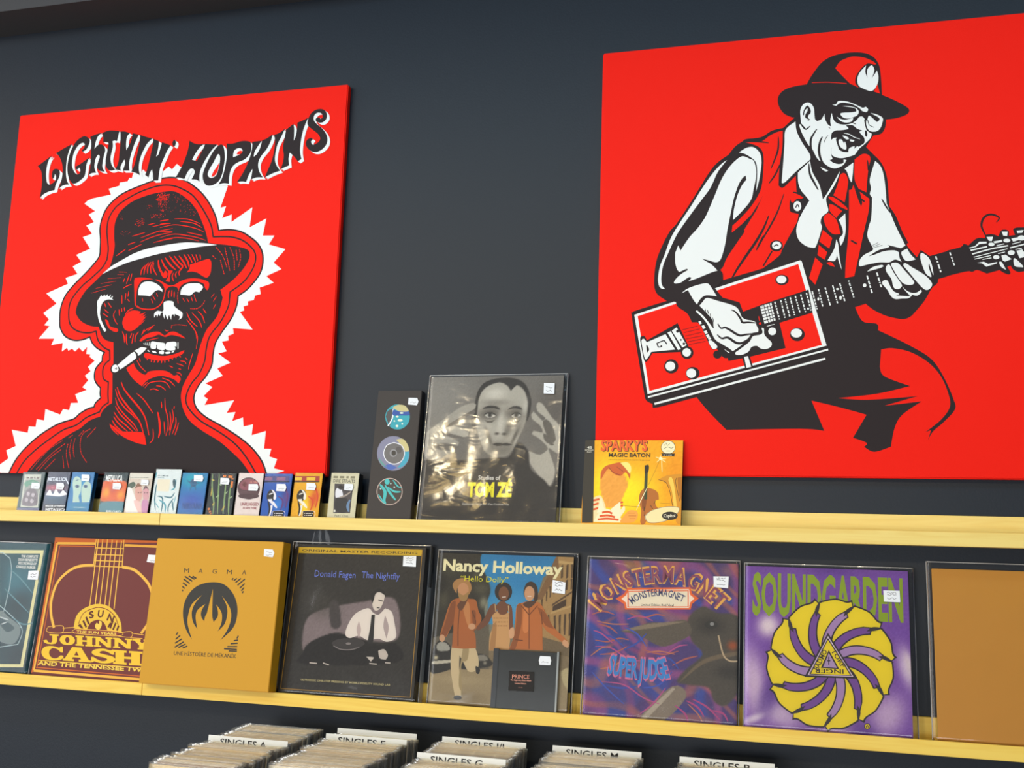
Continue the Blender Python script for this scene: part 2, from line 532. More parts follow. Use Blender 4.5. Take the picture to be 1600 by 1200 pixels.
PRINT = {
    'canvas1': r'''#printed_starburst
pW|598 -61 482 98 517 208 750 360 661 561 932 672 766 1081 1253 1004 1263 1165 1466 1155 1479 1345 1701 1315 1705 1602 2154 1459 2228 1599 2407 1566 2434 1746 2649 1750 2539 1964 2861 2070 2728 2139 2879 2310 2771 2429 2923 2536 2837 2650 3014 2800 2858 2900 2871 2965 2751 2976 2762 3154 2641 3038 2524 3139 2414 3043 2324 3119 2215 3068 2172 3146 2027 3051 2027 3269 1694 3223 1763 3386 1296 3397 1586 3714 1425 3742 1549 3890 1360 4057 1731 4294 1394 4565 2015 4795 1927 4951 2270 5041 2109 5241 2348 5353 2181 5541 2577 5684 2328 6001 2593 6074 2401 6300 2614 6381 2443 6593 2625 6667 2281 6884 2363 6959 2516 7011 3047 7078 2967 7237 3276 7297 3277 7381 3509 7400 3544 7487 3623 7476 3641 7582 3680 7601 3858 7534 3924 7685 4001 7616 4523 7599 4662 7707 4768 7627 4894 7763 5011 7673 5330 7667 5873 7629 6379 7086 6377 7086 6219 6548 6371 6578 6288 6279 6543 6359 6552 6166 7095 6508 7058 6006 7495 6204 7430 5782 7742 5766 7609 5551 8059 5413 7770 5095 7989 4926 7600 4772 7806 4599 7442 4495 7478 4334 7331 4302 7310 4196 7148 4166 7164 4077 7045 4049 7068 3947 6958 3915 7331 3475 6804 3524 6830 3387 6688 3337 6706 3226 6528 3200 6679 2962 6453 2914 6798 2683 6459 2549 6619 2371 6171 2193 6364 2103 6147 1887 6266 1816 6190 1668 6971 1780 6798 1478 7027 1498 6958 1283 7238 1368 7269 1154 7512 1205 7498 949 7859 1047 7842 635 8030 632 7991 455 8196 393 8128 182 8401 122 7946 -8
#printed_portrait
sR|789 -59! 951 282 1189 583 1577 914 2018 1174 2287 1273 2570 1352 2729 1481 2948 1599 3116 1638! 3142 1727 3214 1806 3292 1865! 3258 1974 3257 2114! 3124 2234 3052 2381 3069 2601 3236 2790! 3232 2923 3281 3004! 3049 3118 2898 3255 2814 3406! 2582 3337 2341 3334 2088 3439 1927 3638 1882 3820 1869 4153 1972 4484 2219 4779 2503 5041 2752 5304 2872 5482 2874 5703 2857 5927 2815 6208 2856 6485 2985 6758 3243 6995 3511 7133 3902 7262 4262 7364 4564 7414 4810 7414 5087 7343 5386 7179 5690 6929 5934 6627 6116 6303 6220 5971! 6512 5976 6822 5912 7075 5772 7300 5594 7435 5392 7481 5169 7455 4921 7337 4705 7115 4465 6879 4309! 6862 4087 6750 3779 6509 3430 6359 3168 6317 2904 6305 2639 6180 2377 6001 2160 5897 1942 5898 1766 6003 1569 6264 1372 6668 1176 7069 961 7370 770 7622 558 7829 306 7969 -8!
lK|40|789 -59 951 282 1189 583 1577 914 2018 1174 2287 1273 2570 1352 2729 1481 2948 1599 3116 1638! 3142 1727 3214 1806 3292 1865! 3258 1974 3257 2114! 3124 2234 3052 2381 3069 2601 3236 2790! 3232 2923 3281 3004! 3049 3118 2898 3255 2814 3406! 2582 3337 2341 3334 2088 3439 1927 3638 1882 3820 1869 4153 1972 4484 2219 4779 2503 5041 2752 5304 2872 5482 2874 5703 2857 5927 2815 6208 2856 6485 2985 6758 3243 6995 3511 7133 3902 7262 4262 7364 4564 7414 4810 7414 5087 7343 5386 7179 5690 6929 5934 6627 6116 6303 6220 5971! 6512 5976 6822 5912 7075 5772 7300 5594 7435 5392 7481 5169 7455 4921 7337 4705 7115 4465 6879 4309! 6862 4087 6750 3779 6509 3430 6359 3168 6317 2904 6305 2639 6180 2377 6001 2160 5897 1942 5898 1766 6003 1569 6264 1372 6668 1176 7069 961 7370 770 7622 558 7829 306 7969 -8
lK|40|1016 -57 1224 284 1544 585 1958 875 2308 1084 2645 1193 2925 1381 3146 1469 3289 1518! 3336 1616 3420 1695 3517 1744! 3483 1972 3465 2259! 3315 2348 3275 2569 3328 2715 3452 2815! 3421 3052! 3251 3129 3063 3311 2976 3551! 2769 3511 2490 3548 2271 3659 2154 3843 2118 4176 2189 4415 2434 4710 2689 4912 2973 5158 3092 5350 3107 5416 3115 5636 3077 5860 3026 6141 3048 6446 3209 6717 3442 6885 3827 7071 4217 7186 4520 7228 4830 7200 5109 7095 5409 6917 5652 6644 5864 6346 6010 6082 6079 5817! 6341 5810 6619 5781 6900 5683 7125 5519 7258 5345 7275 5122 7174 4877 6982 4636 6652 4413! 6651 4234 6631 4049 6463 3698 6197 3349 6124 3040 6101 2731 5979 2424 5800 2206 5696 1987 5676 1768 5808 1548 6125 1285 6632 1025 6986 811 7241 599 7500 303 7721 -11
sK|1288 -54! 1473 186 1812 506 2156 776 2550 1005 2769 1113 2982 1281 3157 1360 3313 1399! 3367 1537 3491 1665 3621 1733! 3604 2011 3584 2243! 3566 2418 3557 2770 3508 3256! 3301 3305 3153 3427 3044 3653! 2784 3690 2532 3802 2377 3956 2329 4078 2376 4288 2552 4584 2803 4817 3009 5006! 3208 5191! 3263 5409 3295 5711 3254 5962 3238 6269 3294 6489 3403 6650 3693 6856 4083 6985 4445 7046 4843 7054 5090 6951 5326 6778 5533 6565 5679 6327 5828 6034 5907 5832 5952 5674! 6171 5635 6481 5592 6791 5535 7039 5453 7107 5352 7103 5213 6984 4996 6789 4782 6561 4597 6388 4478! 6446 4324 6459 4234 6353 3835 6086 3486 5947 3088 5857 2691 5686 2384 5560 2121 5534 1857 5635 1549 5831 1286 6194 1047 6650 810 7006 555 7311 302 7571 -12!
sW|3009 5006! 3239 5189 3533 5341 3887 5504 4275 5609 4724 5669 4965 5694 5325 5713 5640 5689 5953 5654 6204 5605! 5865 5593 5495 5563 5092 5516 4622 5461 4145 5369 3695 5266 3307 5132
sR|3954 4818 4017 4873 4269 4863 4501 4813! 4251 4817 4142 4760 4073 4651 4050 4529! 4059 4205 4113 4122 4231 4078! 4090 4123 4023 4226 3984 4512
lR|28|4086 4163 4207 4089 4459 4055 4637 4085 4784 4201 4846 4380 4850 4581 4784 4685
sW|4106 4426! 4097 4568 4169 4718 4324 4767 4509 4736 4675 4648 4775 4544! 4780 4483! 4685 4537 4575 4510 4492 4433 4440 4384! 4313 4409
sR|4536 4805! 4662 4790 4828 4703 4968 4641 5102 4652 5294 4745 5513 4793 5780 4777 6006 4708 6066 4646 6064 4536 6025 4478! 5952 4560 5924 4641 5741 4712 5542 4716 5368 4672 5264 4586 5230 4467! 5199 4568 5105 4612 4971 4607 4888 4539 4848 4480! 4828 4582 4737 4707
dR|17|5219 4467 5220 4327 5257 4165
sW|5292 4394! 5312 4544 5436 4650 5612 4673 5790 4656 5896 4582 5890 4513 5809 4436! 5697 4460 5614 4393 5550 4365! 5415 4384
dR|19|5600 4039 5799 4038 5944 4143 5980 4231
sR|5421 4952! 5491 5039 5494 5140! 5657 5183 5851 5235 6003 5263 6075 5195 6091 5054 6078 4895 5998 4798 5885 4832 5723 4929 5564 4966
tR|33|4239 5184 4146 5076 4126 4934
tR|33|4324 5252 4234 5113 4216 4940
tR|33|4391 5259 4312 5130 4316 4967
tR|33|4458 5277 4392 5126 4419 4962
tR|33|4472 5245 4463 5103 4582 4915
tR|52|4592 5301 4632 5116 4737 4949 4814 4855
sR|4689 4982 4782 4958! 4809 5028 4885 4943 4860 4843 4769 4847
tR|43|4682 5307 4789 5130 4936 4992
sR|4901 5014! 5025 5008 4967 4900 4972 4728! 4856 4763 4915 4861
tR|43|4779 5354 4943 5164 5113 5025
tR|43|4900 5389 5075 5199 5246 5040
tR|43|5036 5383 5186 5214 5296 5108 5207 4971 5227 4879
tR|43|5171 5377 5320 5208 5412 5053
tR|43|5303 5411 5431 5224 5477 5080
tR|28|5415 5406 5517 5260 5557 5178
tR|28|5527 5401 5630 5235 5645 5184
tR|28|5638 5396 5709 5221
tR|28|5750 5391 5783 5258
tR|28|5052 4957 5027 4857 5083 4734
tR|28|5150 4983 5112 4914 5142 4822
sW|4842 4179 4860 4229 4981 4255 5118 4220 5138 4129 5269 4025 5388 3942 5387 3822 5303 3769! 5330 3844 5259 3886 5179 3918! 5174 3849! 5146 3909 5103 3891 5092 3771! 5051 3852 5014 3893 5002 3774! 4950 3855 4911 3916 4899 3807! 4857 3898 4839 3969! 4785 3950 4770 3871! 4730 3932 4693 3843! 4664 3914 4615 3845! 4605 3946 4689 4013 4847 3998
tR|30|4980 4516 4955 4416 4975 4325
tR|30|5046 4524 5050 4353
tR|30|5117 4481 5126 4330
sR|3718 3770 3768 3910 3895 4018 4029 4044 4215 4008! 4176 3938! 4353 3983! 4238 3886! 4369 3933! 4297 3854! 4385 3882! 4243 3715 4141 3597 3989 3525 3826 3555 3741 3669
tR|26|3776 3940 3869 4049 4000 4105
sW|2941 4201! 2939 4323 3045 4433 3230 4436 3404 4328! 3240 4344 3106 4287 3047 4136 3044 3993! 2997 3994
lW|66|2985 4158 2997 4035 3061 3830 3173 3643 3253 3540
tW|31|2983 4353 3041 4463
tW|31|3073 4380 3134 4470
tW|31|3165 4398 3226 4477
tW|31|3260 4374 3308 4470
tW|31|3331 4361 3370 4431
sR|3212 3825 3295 3802 3379 3658 3593 3592 3600 3521 3509 3517 3337 3619
tR|22|3488 4061 3443 3940 3504 3797 3582 3703
tR|22|3143 4265 3202 4151
tR|22|3247 4272 3365 4136
tR|22|3149 4102 3299 3995
tR|22|3124 4001 3297 3894
tR|24|3673 4870 3637 4769
tR|24|3801 4967 3733 4725
tR|24|3869 4985 3840 4802
tR|24|3884 4709 3761 4673 3652 4615
tR|24|3634 4443 3657 4218
tR|24|3745 4490 3739 4317
tR|24|3821 4538 3812 4396
tR|24|3806 4335 3870 4272
tR|24|3589 4088 3618 3915
tR|24|3656 4116 3677 4014
tR|24|3734 4134 3756 4032
dR|11|3185 4879 3555 4895
dR|11|2987 4763 3425 4808
dR|11|2859 4645 3318 4720
dR|11|2731 4526 3142 4614
dR|11|3494 5041 3727 5022
dR|11|3453 4981 3640 4964
tR|25|5509 3948 5625 3756 5838 3582
tR|25|5654 3934 5869 3729 5961 3549
tR|25|5816 3968 5947 3846 6028 3665
tR|25|5954 4023 6052 3902
tR|25|5525 3769 5707 3576 5807 3435 5842 3276
tR|17|4227 4351 4247 4259
tR|17|4505 4412 4608 4277
tR|17|4614 4459 4667 4366
tR|17|4479 4322 4548 4199
tR|17|5366 4312 5430 4220
tR|17|5478 4298 5554 4195
tR|17|5609 4323 5640 4222
tR|17|5669 4391 5752 4199
tR|15|6229 4391 6150 4295
tR|15|6300 4329 6213 4193
tR|15|6294 4131 6228 4015
tR|19|4935 3536 4994 3499 5048 3514
dR|17|5122 3561 5127 3631 5303 3646 5549 3619
tR|19|4137 3638 4245 3695 4349 3793
tR|19|4294 3413 4396 3531 4654 3664
sR|4250 3272! 4342 3383 4538 3468 4740 3490 4845 3449 4952 3390 5071 3466 5222 3473 5405 3390 5538 3298! 5332 3358 5128 3397 4980 3356 4877 3381 4772 3417 4625 3364 4449 3335 4303 3259
sW|4585 3241 4739 3233 4957 3199 4976 3131 4972 3030 4780 3057 4757 3170! 4733 3159 4728 3069 4587 3083
sW|5007 3198 5143 3228 5283 3214 5300 3102! 5254 3114 5262 3020 5009 3041
lW|21|5333 3213 5347 3056
lW|15|4371 3212 4400 3178
lW|14|4421 3222 4446 3154
lW|14|4473 3221 4484 3153
lW|14|4535 3231 4531 3141
sW|4619 3015 4722 3002 4764 2956 4662 2969
sW|4825 2988 4910 3020 4964 2986 4956 2930 4841 2943
sW|5003 2974 5140 2982 5119 2938 5019 2935
lW|24|5179 2970 5241 2984
lW|24|4503 3036 4557 2998
sR|4413 2907! 4458 2973 4666 2920 4974 2878 5271 2924 5525 3014! 5495 2930 5327 2856 5131 2803 5009 2772 4781 2776 4575 2814 4444 2850
tR|29|4522 2837 4514 2781
tR|29|4638 2813 4633 2734
tR|29|4728 2800 4715 2722
tR|29|4830 2798 4817 2720
tR|29|4918 2796 4926 2707
tR|29|5005 2806 5015 2705
tR|29|5105 2815 5125 2741
tR|29|5204 2836 5221 2779
tR|28|5301 2867 5318 2818
tR|28|5398 2899 5441 2838
tR|19|4443 3267 4630 3308 4780 3331
sR|3944 2600! 4137 2720! 4213 2595 4352 2481 4498 2423 4579 2500 4804 2526 5032 2515 5188 2457 5294 2389 5392 2410 5488 2309 5436 2199! 5328 2289 5173 2346 4943 2394 4720 2353 4549 2277 4423 2145! 4191 2304 4019 2486
sK|3497 2550 3535 2686 3826 2873 4070 3015 4175 2990 4249 2887 4170 2776 3735 2502 3583 2465
sW|3679 2672! 4073 2981 4165 2957 4200 2866 4142 2799 3779 2569! 3735 2626
sW|3532 2584 3562 2674 3637 2695! 3680 2661 3729 2558 3657 2503 3565 2515
lK|19|3623 2582 3671 2615 3664 2564
sW|4120 3025! 4243 3079 4329 3116 4473 3086! 4404 3008 4309 2931 4248 2899! 4215 2978
tR|24|4516 2099 4631 2220 4879 2261 5084 2226 5222 2080
tR|24|4973 2338 5180 2269 5342 2134
tR|24|4827 2151 4967 2127 5101 2037
tR|24|4659 2053 4771 2074 4914 2028
tR|24|4461 2144 4578 2243
tR|29|3736 3523 3800 3396 3829 3236
tR|29|3858 3463 3874 3303 3914 3166
tR|29|4013 3470 3973 3346
tR|29|4065 3458 4038 3208
tR|29|4203 3500 4124 3388 4125 3240
tR|29|4363 3563 4300 3418
tR|29|4600 3625 4457 3516
tR|21|5674 3596 5798 3459 5861 3301 5847 3034
tR|21|5768 2947 5693 2660 5679 2538
tR|21|5567 2829 5634 2772
tR|21|5436 2753 5563 2729 5605 2673
tR|21|5342 2688 5470 2653 5548 2618
tR|21|5147 2636 5251 2590
tR|21|5403 2565 5480 2542
tR|21|5362 2466 5464 2442 5507 2375
tR|22|4219 2798 4337 2638 4503 2501
tR|22|4292 2842 4326 2751
tR|44|3837 2252 3931 2083 4102 1902 4270 1745 4468 1544 4615 1322 4739 948
tR|44|3733 2130 3846 1905 4075 1657 4301 1434 4472 1234 4600 948
tR|31|3686 2086 3801 1838 4003 1613 4223 1445 4336 1334
tR|31|3709 1861 3821 1636 4076 1390 4297 1212 4428 1036
tR|31|3729 1659 3890 1458 4140 1257 4390 1036
tR|31|3705 1514 3850 1347 4070 1191 4290 1025
tR|31|3704 1403 3862 1235 4136 1036
tR|31|3674 1314 3791 1169 3984 1036
tR|31|3619 1225 3696 1102 3890 947
sR|3605 1221! 3772 1142 3962 1044 4368 1025 4594 986 4686 715! 4439 753 4067 888 3780 1064
tR|26|4300 1967 4491 1832 4659 1653 4802 1476
tR|26|5093 1849 5128 1606 5210 1386 5243 1167 5202 927
tR|26|5317 1583 5374 1364 5330 1167 5300 948
tR|26|5261 1518 5305 1298 5277 1058
tR|26|5434 1385 5450 1210 5372 970
tR|26|5520 1254 5505 1145 5448 949
tR|26|5373 1649 5367 1583
tR|26|5001 1762 5028 1607
tR|26|5121 1277 5174 970
tR|26|4837 1102 4860 860 4770 751
tR|57|4929 1508 4996 1277 5029 1058 5007 883
dR|15|2293 806 1899 566 1439 67
dR|15|2382 737 2025 488 1602 88
dR|15|2282 588 1969 369 1676 59
dR|15|2134 350 1860 91
dR|15|2464 727 2440 530 2487 313 2566 117
dR|15|2555 846 2528 569 2586 353
dR|15|2657 866 2625 629 2686 393
dR|15|2890 1064 2755 926
dR|15|3069 1103 2875 985 2816 787 2868 512 3054 278
dR|15|3227 1133 3000 896
dR|15|2346 430 2414 135
dR|15|2579 945 2449 866
tR|21|3367 5459 3629 5626
tR|21|3710 5581 4080 5728
tR|21|3680 5734 3890 5792
tR|21|4033 5895 4390 6001 4568 6046 4927 6090
tR|20|4028 5785 4339 5893 4637 5960 4936 5997
tR|21|4202 6217 4427 6260
tR|20|4344 6168 4674 6219 4855 6223
tR|20|4545 6295 4785 6322
tR|20|4413 5753 4712 5806 4951 5830
tR|21|3782 5949 4143 6027
tR|21|4560 6130 4937 6182 5288 6134 5609 6046 5820 5950
tR|21|4570 6029 4921 6011
tR|21|4585 5870 4959 5943 5341 5889 5660 5816 5885 5734
tR|21|4591 5798 4999 5849 5348 5817 5699 5729
tR|21|4955 6333 5336 6304 5692 6170
tR|21|5120 6258 5503 6194 5748 6067
tR|21|4544 6304 4798 6319
tR|21|4552 6217 4742 6236
tR|21|5334 5975 5621 5903 5780 5866
dR|18|6178 5550 6380 5330 6527 5016
dR|18|6424 5538 6507 5268 6611 4928
dR|18|6328 5220 6464 4851
dR|18|6562 5531 6691 5260 6730 4951
dR|18|6736 5453 6786 5200
dR|18|6825 5477 6873 5251 6830 5031
dR|18|6103 5342 6202 5254
oR|4578 6927 198 111 60 18
oR|4582 6719 137 194 55 15
oR|4471 6436 244 69 30 15
oR|3963 6298 138 111 35 15
oR|4203 6686 92 69 14 12
oR|3391 6455 93 83 10 12
oR|3587 6042 155 69 14 12
oR|4553 6897 176 116 50 19
oR|4982 6741 381 260 50 12
oR|5409 6543 189 172 30 12
#printed_lettering
sW|767 7971! 1175 8234! 1094 8108 1053 7904 1062 7697 1109 7506 1191 7441 1282 7476 1359 7546 1368 7658 1329 7716! 1308 7624 1269 7589! 1240 7666 1237 7779 1282 7851 1388 7853 1470 7782 1474 7651 1425 7523 1385 7414 1367 7284! 1201 7258 1038 7193 932 7097! 955 7367 952 7573 905 7801 840 7900
sW|1287 8283! 1518 8397 1760 8502! 1695 8328 1654 8125 1647 7900 1672 7675 1722 7504 1796 7406! 1629 7398 1490 7323! 1536 7479 1557 7664 1547 7851 1509 8004 1441 8140 1355 8240
sW|2162 8677 2037 8668 1881 8558 1774 8378 1712 8177 1687 7916 1723 7690 1805 7517 1899 7427 2003 7430 2121 7496 2235 7600 2259 7765 2264 7913 2328 8095! 2191 8012 2054 7928 1933 7881! 1962 7804 2015 7800 2052 7844! 2091 7777 2079 7694 2020 7661 1929 7722 1840 7868 1819 8001 1835 8205 1901 8369 1995 8474 2096 8508 2153 8463 2142 8370 2075 8309! 2112 8264! 2220 8327 2288 8471 2287 8583
sW|2300 8657! 2472 8709 2635 8734! 2539 8657 2482 8512 2461 8318! 2545 8405 2647 8425 2746 8362 2789 8247 2763 8101 2747 7954 2752 7805 2837 7679! 2700 7707 2610 7778 2590 7872 2620 7981 2640 8091 2626 8129! 2592 8150 2537 8080 2509 7952 2515 7803 2580 7669! 2456 7668 2347 7620! 2383 7775 2378 8017 2363 8260 2349 8485
sW|2647 8733! 2870 8781 3163 8739! 3143 8629 3118 8473! 3043 8497 2983 8483! 3007 8342 2983 8177 2969 8012 3027 7841 3143 7713! 3022 7694 2915 7738 2853 7835 2828 7985 2848 8187 2864 8334 2863 8446 2799 8469 2705 8477! 2689 8627
sW|3195 8727! 3329 8717 3478 8658! 3405 8571 3394 8369 3420 8215! 3506 8379 3551 8542 3560 8652! 3748 8600! 3681 8458 3617 8278 3559 8043 3538 7842 3566 7657! 3372 7670! 3413 7869 3383 7963! 3331 7875 3291 7768 3310 7674! 3142 7723! 3192 7830 3221 7957 3221 8160 3224 8437
sW|3790 8588! 3979 8518 4155 8467! 4016 8340 3930 8181 3865 8021 3832 7840 3837 7675 3883 7517! 3766 7579 3620 7626! 3686 7777 3728 7976 3766 8212 3789 8394
sW|4176 8456! 4354 8379! 4350 8205 4311 7979! 4367 8021 4412 8182 4447 8344! 4706 8242! 4618 8112 4553 7953 4488 7794 4445 7615 4430 7344! 4280 7345! 4268 7482 4222 7648! 4170 7561 4142 7436! 4034 7516! 4081 7658 4120 7874 4157 8128 4182 8291
sW|4749 8321 4793 8382 4848 8313 4818 8206 4766 8232
sW|5233 8326! 5357 8250 5487 8215 5668 8209! 5564 8150 5482 8057 5403 7929 5349 7816! 5488 7781! 5565 7934 5641 8095 5686 8208! 6030 8165! 5897 8042 5785 7885 5690 7726 5615 7549 5592 7401 5606 7235! 5512 7291 5375 7308! 5429 7412 5448 7510 5406 7580! 5324 7585 5242 7491 5182 7346 5165 7330! 5035 7372 4916 7380! 5034 7588 5124 7799 5195 8028 5225 8209
sW|6138 8157 6194 8120 6241 7984 6266 7784 6255 7587 6226 7392 6159 7232 6043 7141 5903 7109 5793 7141 5712 7261 5689 7428 5736 7606 5826 7815 5936 8006 6051 8131
sW|6288 8171! 6457 8158 6666 8200 6842 8195 6952 8145 6979 8012 6955 7866 6826 7727 6638 7659 6520 7585 6451 7458 6428 7296 6433 7124! 6290 7149 6141 7126! 6227 7277 6281 7486 6313 7748 6313 7962
sW|6992 8161! 7253 8171! 7145 8016 7077 7898 7065 7776! 7137 7832 7214 7969 7263 8181! 7391 8222 7536 8313! 7504 8152 7410 7955 7271 7781 7205 7643 7205 7500 7259 7354 7356 7226! 7181 7238 7032 7197! 7054 7429! 7047 7458! 6963 7309 6906 7142! 6782 7162 6651 7154! 6784 7354 6905 7607 6982 7864 7003 8043
sW|7580 8300! 7708 8331 7863 8431! 7780 8233 7686 8036 7648 7815 7650 7632 7714 7485 7808 7368! 7608 7310 7399 7223! 7472 7401 7563 7638 7609 7899 7615 8123
sW|7896 8408! 7979 8463 8081 8536! 8112 8391 8121 8105! 8167 8223 8186 8405 8187 8558! 8312 8599 8468 8657! 8386 8450 8335 8251 8309 8010 8312 7807 8356 7622! 8264 7568! 8160 7697 8035 7807! 8012 7667 8036 7483! 7942 7449 7816 7408! 7869 7576 7877 7758 7842 7963 7869 8185
sW|8470 8627 8536 8764 8658 8845 8806 8853 8915 8793 8964 8687 8949 8587 8870 8513 8764 8511 8676 8569 8682 8629 8756 8644 8801 8599! 8851 8636 8824 8729 8726 8768 8634 8715 8621 8594 8702 8486 8836 8373 8950 8243 9011 8097 8999 7957 8912 7843 8769 7773 8620 7794 8497 7894 8448 7999 8473 8098 8576 8141 8632 8096! 8582 8049 8630 7965 8714 7979! 8795 8033 8821 8112 8762 8218 8628 8329 8493 8442 8456 8526
sW|799 7949! 1207 8213! 1125 8087 1084 7882 1093 7675 1140 7485 1222 7420 1313 7455 1390 7525 1399 7636 1361 7695! 1339 7603 1301 7568! 1271 7645 1269 7757 1314 7829 1419 7831 1501 7760 1505 7629 1456 7502 1416 7393 1398 7263! 1232 7236 1070 7172 964 7076! 986 7345 984 7551 936 7780 871 7878
sW|1318 8261! 1549 8376 1791 8480! 1726 8306 1685 8103 1678 7879 1703 7653 1753 7482 1827 7385! 1660 7377 1521 7302! 1567 7457 1588 7642 1578 7830 1540 7982 1472 8118 1387 8218
sW|2193 8656 2068 8647 1912 8536 1805 8357 1743 8155 1718 7895 1754 7669 1836 7496 1929 7406 2034 7408 2152 7475 2265 7579 2289 7744 2295 7892 2359 8073! 2222 7990 2084 7907 1964 7859! 1993 7783 2046 7779 2083 7823! 2121 7755 2109 7672 2050 7639 1960 7701 1871 7847 1850 7979 1866 8184 1932 8347 2026 8453 2127 8486 2184 8441 2173 8348 2106 8288! 2142 8242! 2251 8305 2319 8449 2317 8562
sW|2331 8636! 2502 8688 2666 8712! 2570 8636 2512 8491 2491 8297! 2575 8383 2677 8404 2777 8340 2819 8226 2793 8079 2777 7932 2782 7784 2867 7658! 2731 7686 2641 7757 2620 7851 2651 7960 2670 8070 2656 8108! 2623 8129 2568 8058 2540 7930 2545 7782 2611 7648! 2487 7647 2378 7599! 2413 7754 2408 7995 2393 8239 2380 8463
sW|2678 8711! 2900 8759 3193 8717! 3173 8607 3148 8452! 3073 8476 3013 8462! 3038 8321 3013 8156 2999 7990 3057 7820 3173 7692! 3052 7673 2945 7717 2883 7814 2858 7963 2878 8166 2894 8313 2893 8424 2829 8448 2735 8455! 2720 8605
sW|3225 8706! 3359 8695 3508 8637! 3435 8550 3424 8347 3449 8194! 3535 8357 3580 8520 3590 8630! 3778 8579! 3711 8436 3647 8257 3588 8022 3567 7821 3596 7636! 3401 7649! 3443 7848 3413 7942! 3361 7854 3320 7747 3340 7653! 3172 7702! 3222 7809 3251 7935 3251 8138 3254 8416
sW|3820 8566! 4008 8496 4184 8446! 4045 8319 3960 8160 3894 8000 3861 7819 3867 7654 3912 7496! 3795 7558 3649 7605! 3716 7756 3757 7955 3795 8191 3818 8373
sW|4206 8435! 4383 8357! 4379 8184 4340 7958! 4396 8000 4441 8161 4476 8323! 4735 8221! 4647 8091 4582 7932 4517 7773 4474 7594 4459 7323! 4309 7324! 4297 7461 4251 7628! 4199 7540 4171 7415! 4063 7495! 4110 7637 4150 7853 4186 8107 4211 8270
sW|4777 8300 4822 8360 4877 8292 4847 8185 4795 8211
sW|5261 8305! 5386 8229 5515 8194 5696 8189! 5593 8130 5511 8036 5431 7908 5378 7796! 5516 7761! 5593 7913 5669 8074 5714 8187! 6058 8145! 5925 8022 5813 7864 5718 7705 5644 7528 5620 7381 5634 7215! 5540 7271 5403 7288! 5458 7392 5476 7490 5434 7559! 5352 7565 5270 7471 5211 7325 5194 7310! 5063 7352 4945 7359! 5062 7568 5153 7778 5224 8007 5253 8189
sW|6165 8137 6222 8099 6268 7963 6293 7763 6282 7567 6254 7371 6187 7212 6070 7121 5931 7089 5821 7120 5740 7241 5717 7407 5764 7586 5854 7795 5964 7986 6078 8110
sW|6315 8150! 6485 8137 6694 8179 6870 8174 6979 8125 7006 7991 6983 7845 6853 7707 6665 7638 6548 7565 6478 7438 6456 7276 6461 7104! 6318 7129 6169 7106! 6254 7256 6308 7466 6340 7727 6341 7942
sW|7019 8140! 7280 8151! 7172 7995 7105 7877 7092 7755! 7164 7812 7241 7949 7291 8160! 7418 8202 7563 8293! 7531 8132 7437 7935 7298 7761 7232 7623 7232 7480 7286 7334 7382 7206! 7208 7218 7059 7177! 7081 7409! 7074 7438! 6990 7289 6933 7122! 6809 7142 6678 7134! 6812 7334 6932 7587 7009 7843 7030 8022
sW|7607 8279! 7735 8310 7889 8411! 7806 8213 7712 8016 7674 7795 7677 7612 7741 7465 7835 7348! 7635 7291 7426 7203! 7499 7381 7590 7618 7636 7879 7642 8103
sW|7923 8387! 8005 8442 8108 8516! 8139 8370 8148 8085! 8193 8203 8213 8385 8213 8538! 8339 8578 8495 8637! 8412 8430 8362 8231 8335 7989 8338 7787 8383 7602! 8291 7548! 8186 7677 8061 7787! 8039 7647 8062 7463! 7968 7429 7843 7388! 7895 7556 7904 7738 7868 7943 7896 8165
sW|8497 8606 8562 8743 8684 8825 8832 8832 8941 8772 8990 8667 8975 8567 8896 8492 8790 8491 8702 8549 8709 8609 8782 8623 8827 8579! 8877 8615 8850 8709 8753 8748 8661 8694 8647 8573 8728 8465 8862 8353 8976 8223 9037 8077 9025 7937 8938 7823 8795 7753 8646 7774 8523 7874 8474 7979 8499 8078 8603 8121 8658 8076! 8609 8029 8656 7945 8740 7959! 8821 8013 8847 8092 8788 8197 8654 8309 8519 8421 8482 8506
sW|830 7928! 1238 8191! 1156 8065 1116 7861 1124 7654 1172 7464 1253 7399 1345 7434 1421 7503 1430 7615 1392 7674! 1370 7581 1332 7547! 1302 7623 1300 7736 1345 7808 1450 7810 1532 7739 1536 7608 1487 7480 1447 7371 1429 7242! 1263 7215 1101 7151 995 7055! 1017 7324 1015 7530 967 7758 903 7857
sW|1349 8239! 1580 8354 1822 8458! 1757 8285 1716 8081 1709 7857 1734 7632 1784 7461 1858 7364! 1691 7356 1552 7281! 1598 7436 1619 7621 1609 7808 1571 7961 1503 8097 1418 8197
sW|2223 8634 2099 8625 1942 8515 1836 8335 1774 8133 1749 7873 1785 7647 1867 7474 1960 7385 2064 7387 2182 7454 2296 7557 2320 7723 2325 7871 2389 8052! 2252 7969 2115 7885 1995 7838! 2024 7761 2076 7758 2114 7802! 2152 7734 2140 7651 2081 7618 1991 7680 1902 7826 1881 7958 1897 8162 1963 8326 2056 8431 2158 8465 2215 8419 2204 8327 2137 8266! 2173 8220! 2281 8283 2349 8428 2348 8540
sW|2361 8614! 2533 8666 2696 8691! 2600 8614 2543 8469 2521 8275! 2606 8362 2707 8382 2807 8319 2850 8204 2823 8058 2807 7911 2812 7763 2897 7637! 2761 7665 2671 7736 2651 7829 2681 7938 2700 8048 2686 8086! 2653 8107 2598 8037 2570 7909 2575 7761 2641 7627! 2517 7626 2408 7578! 2443 7733 2439 7974 2424 8217 2410 8442
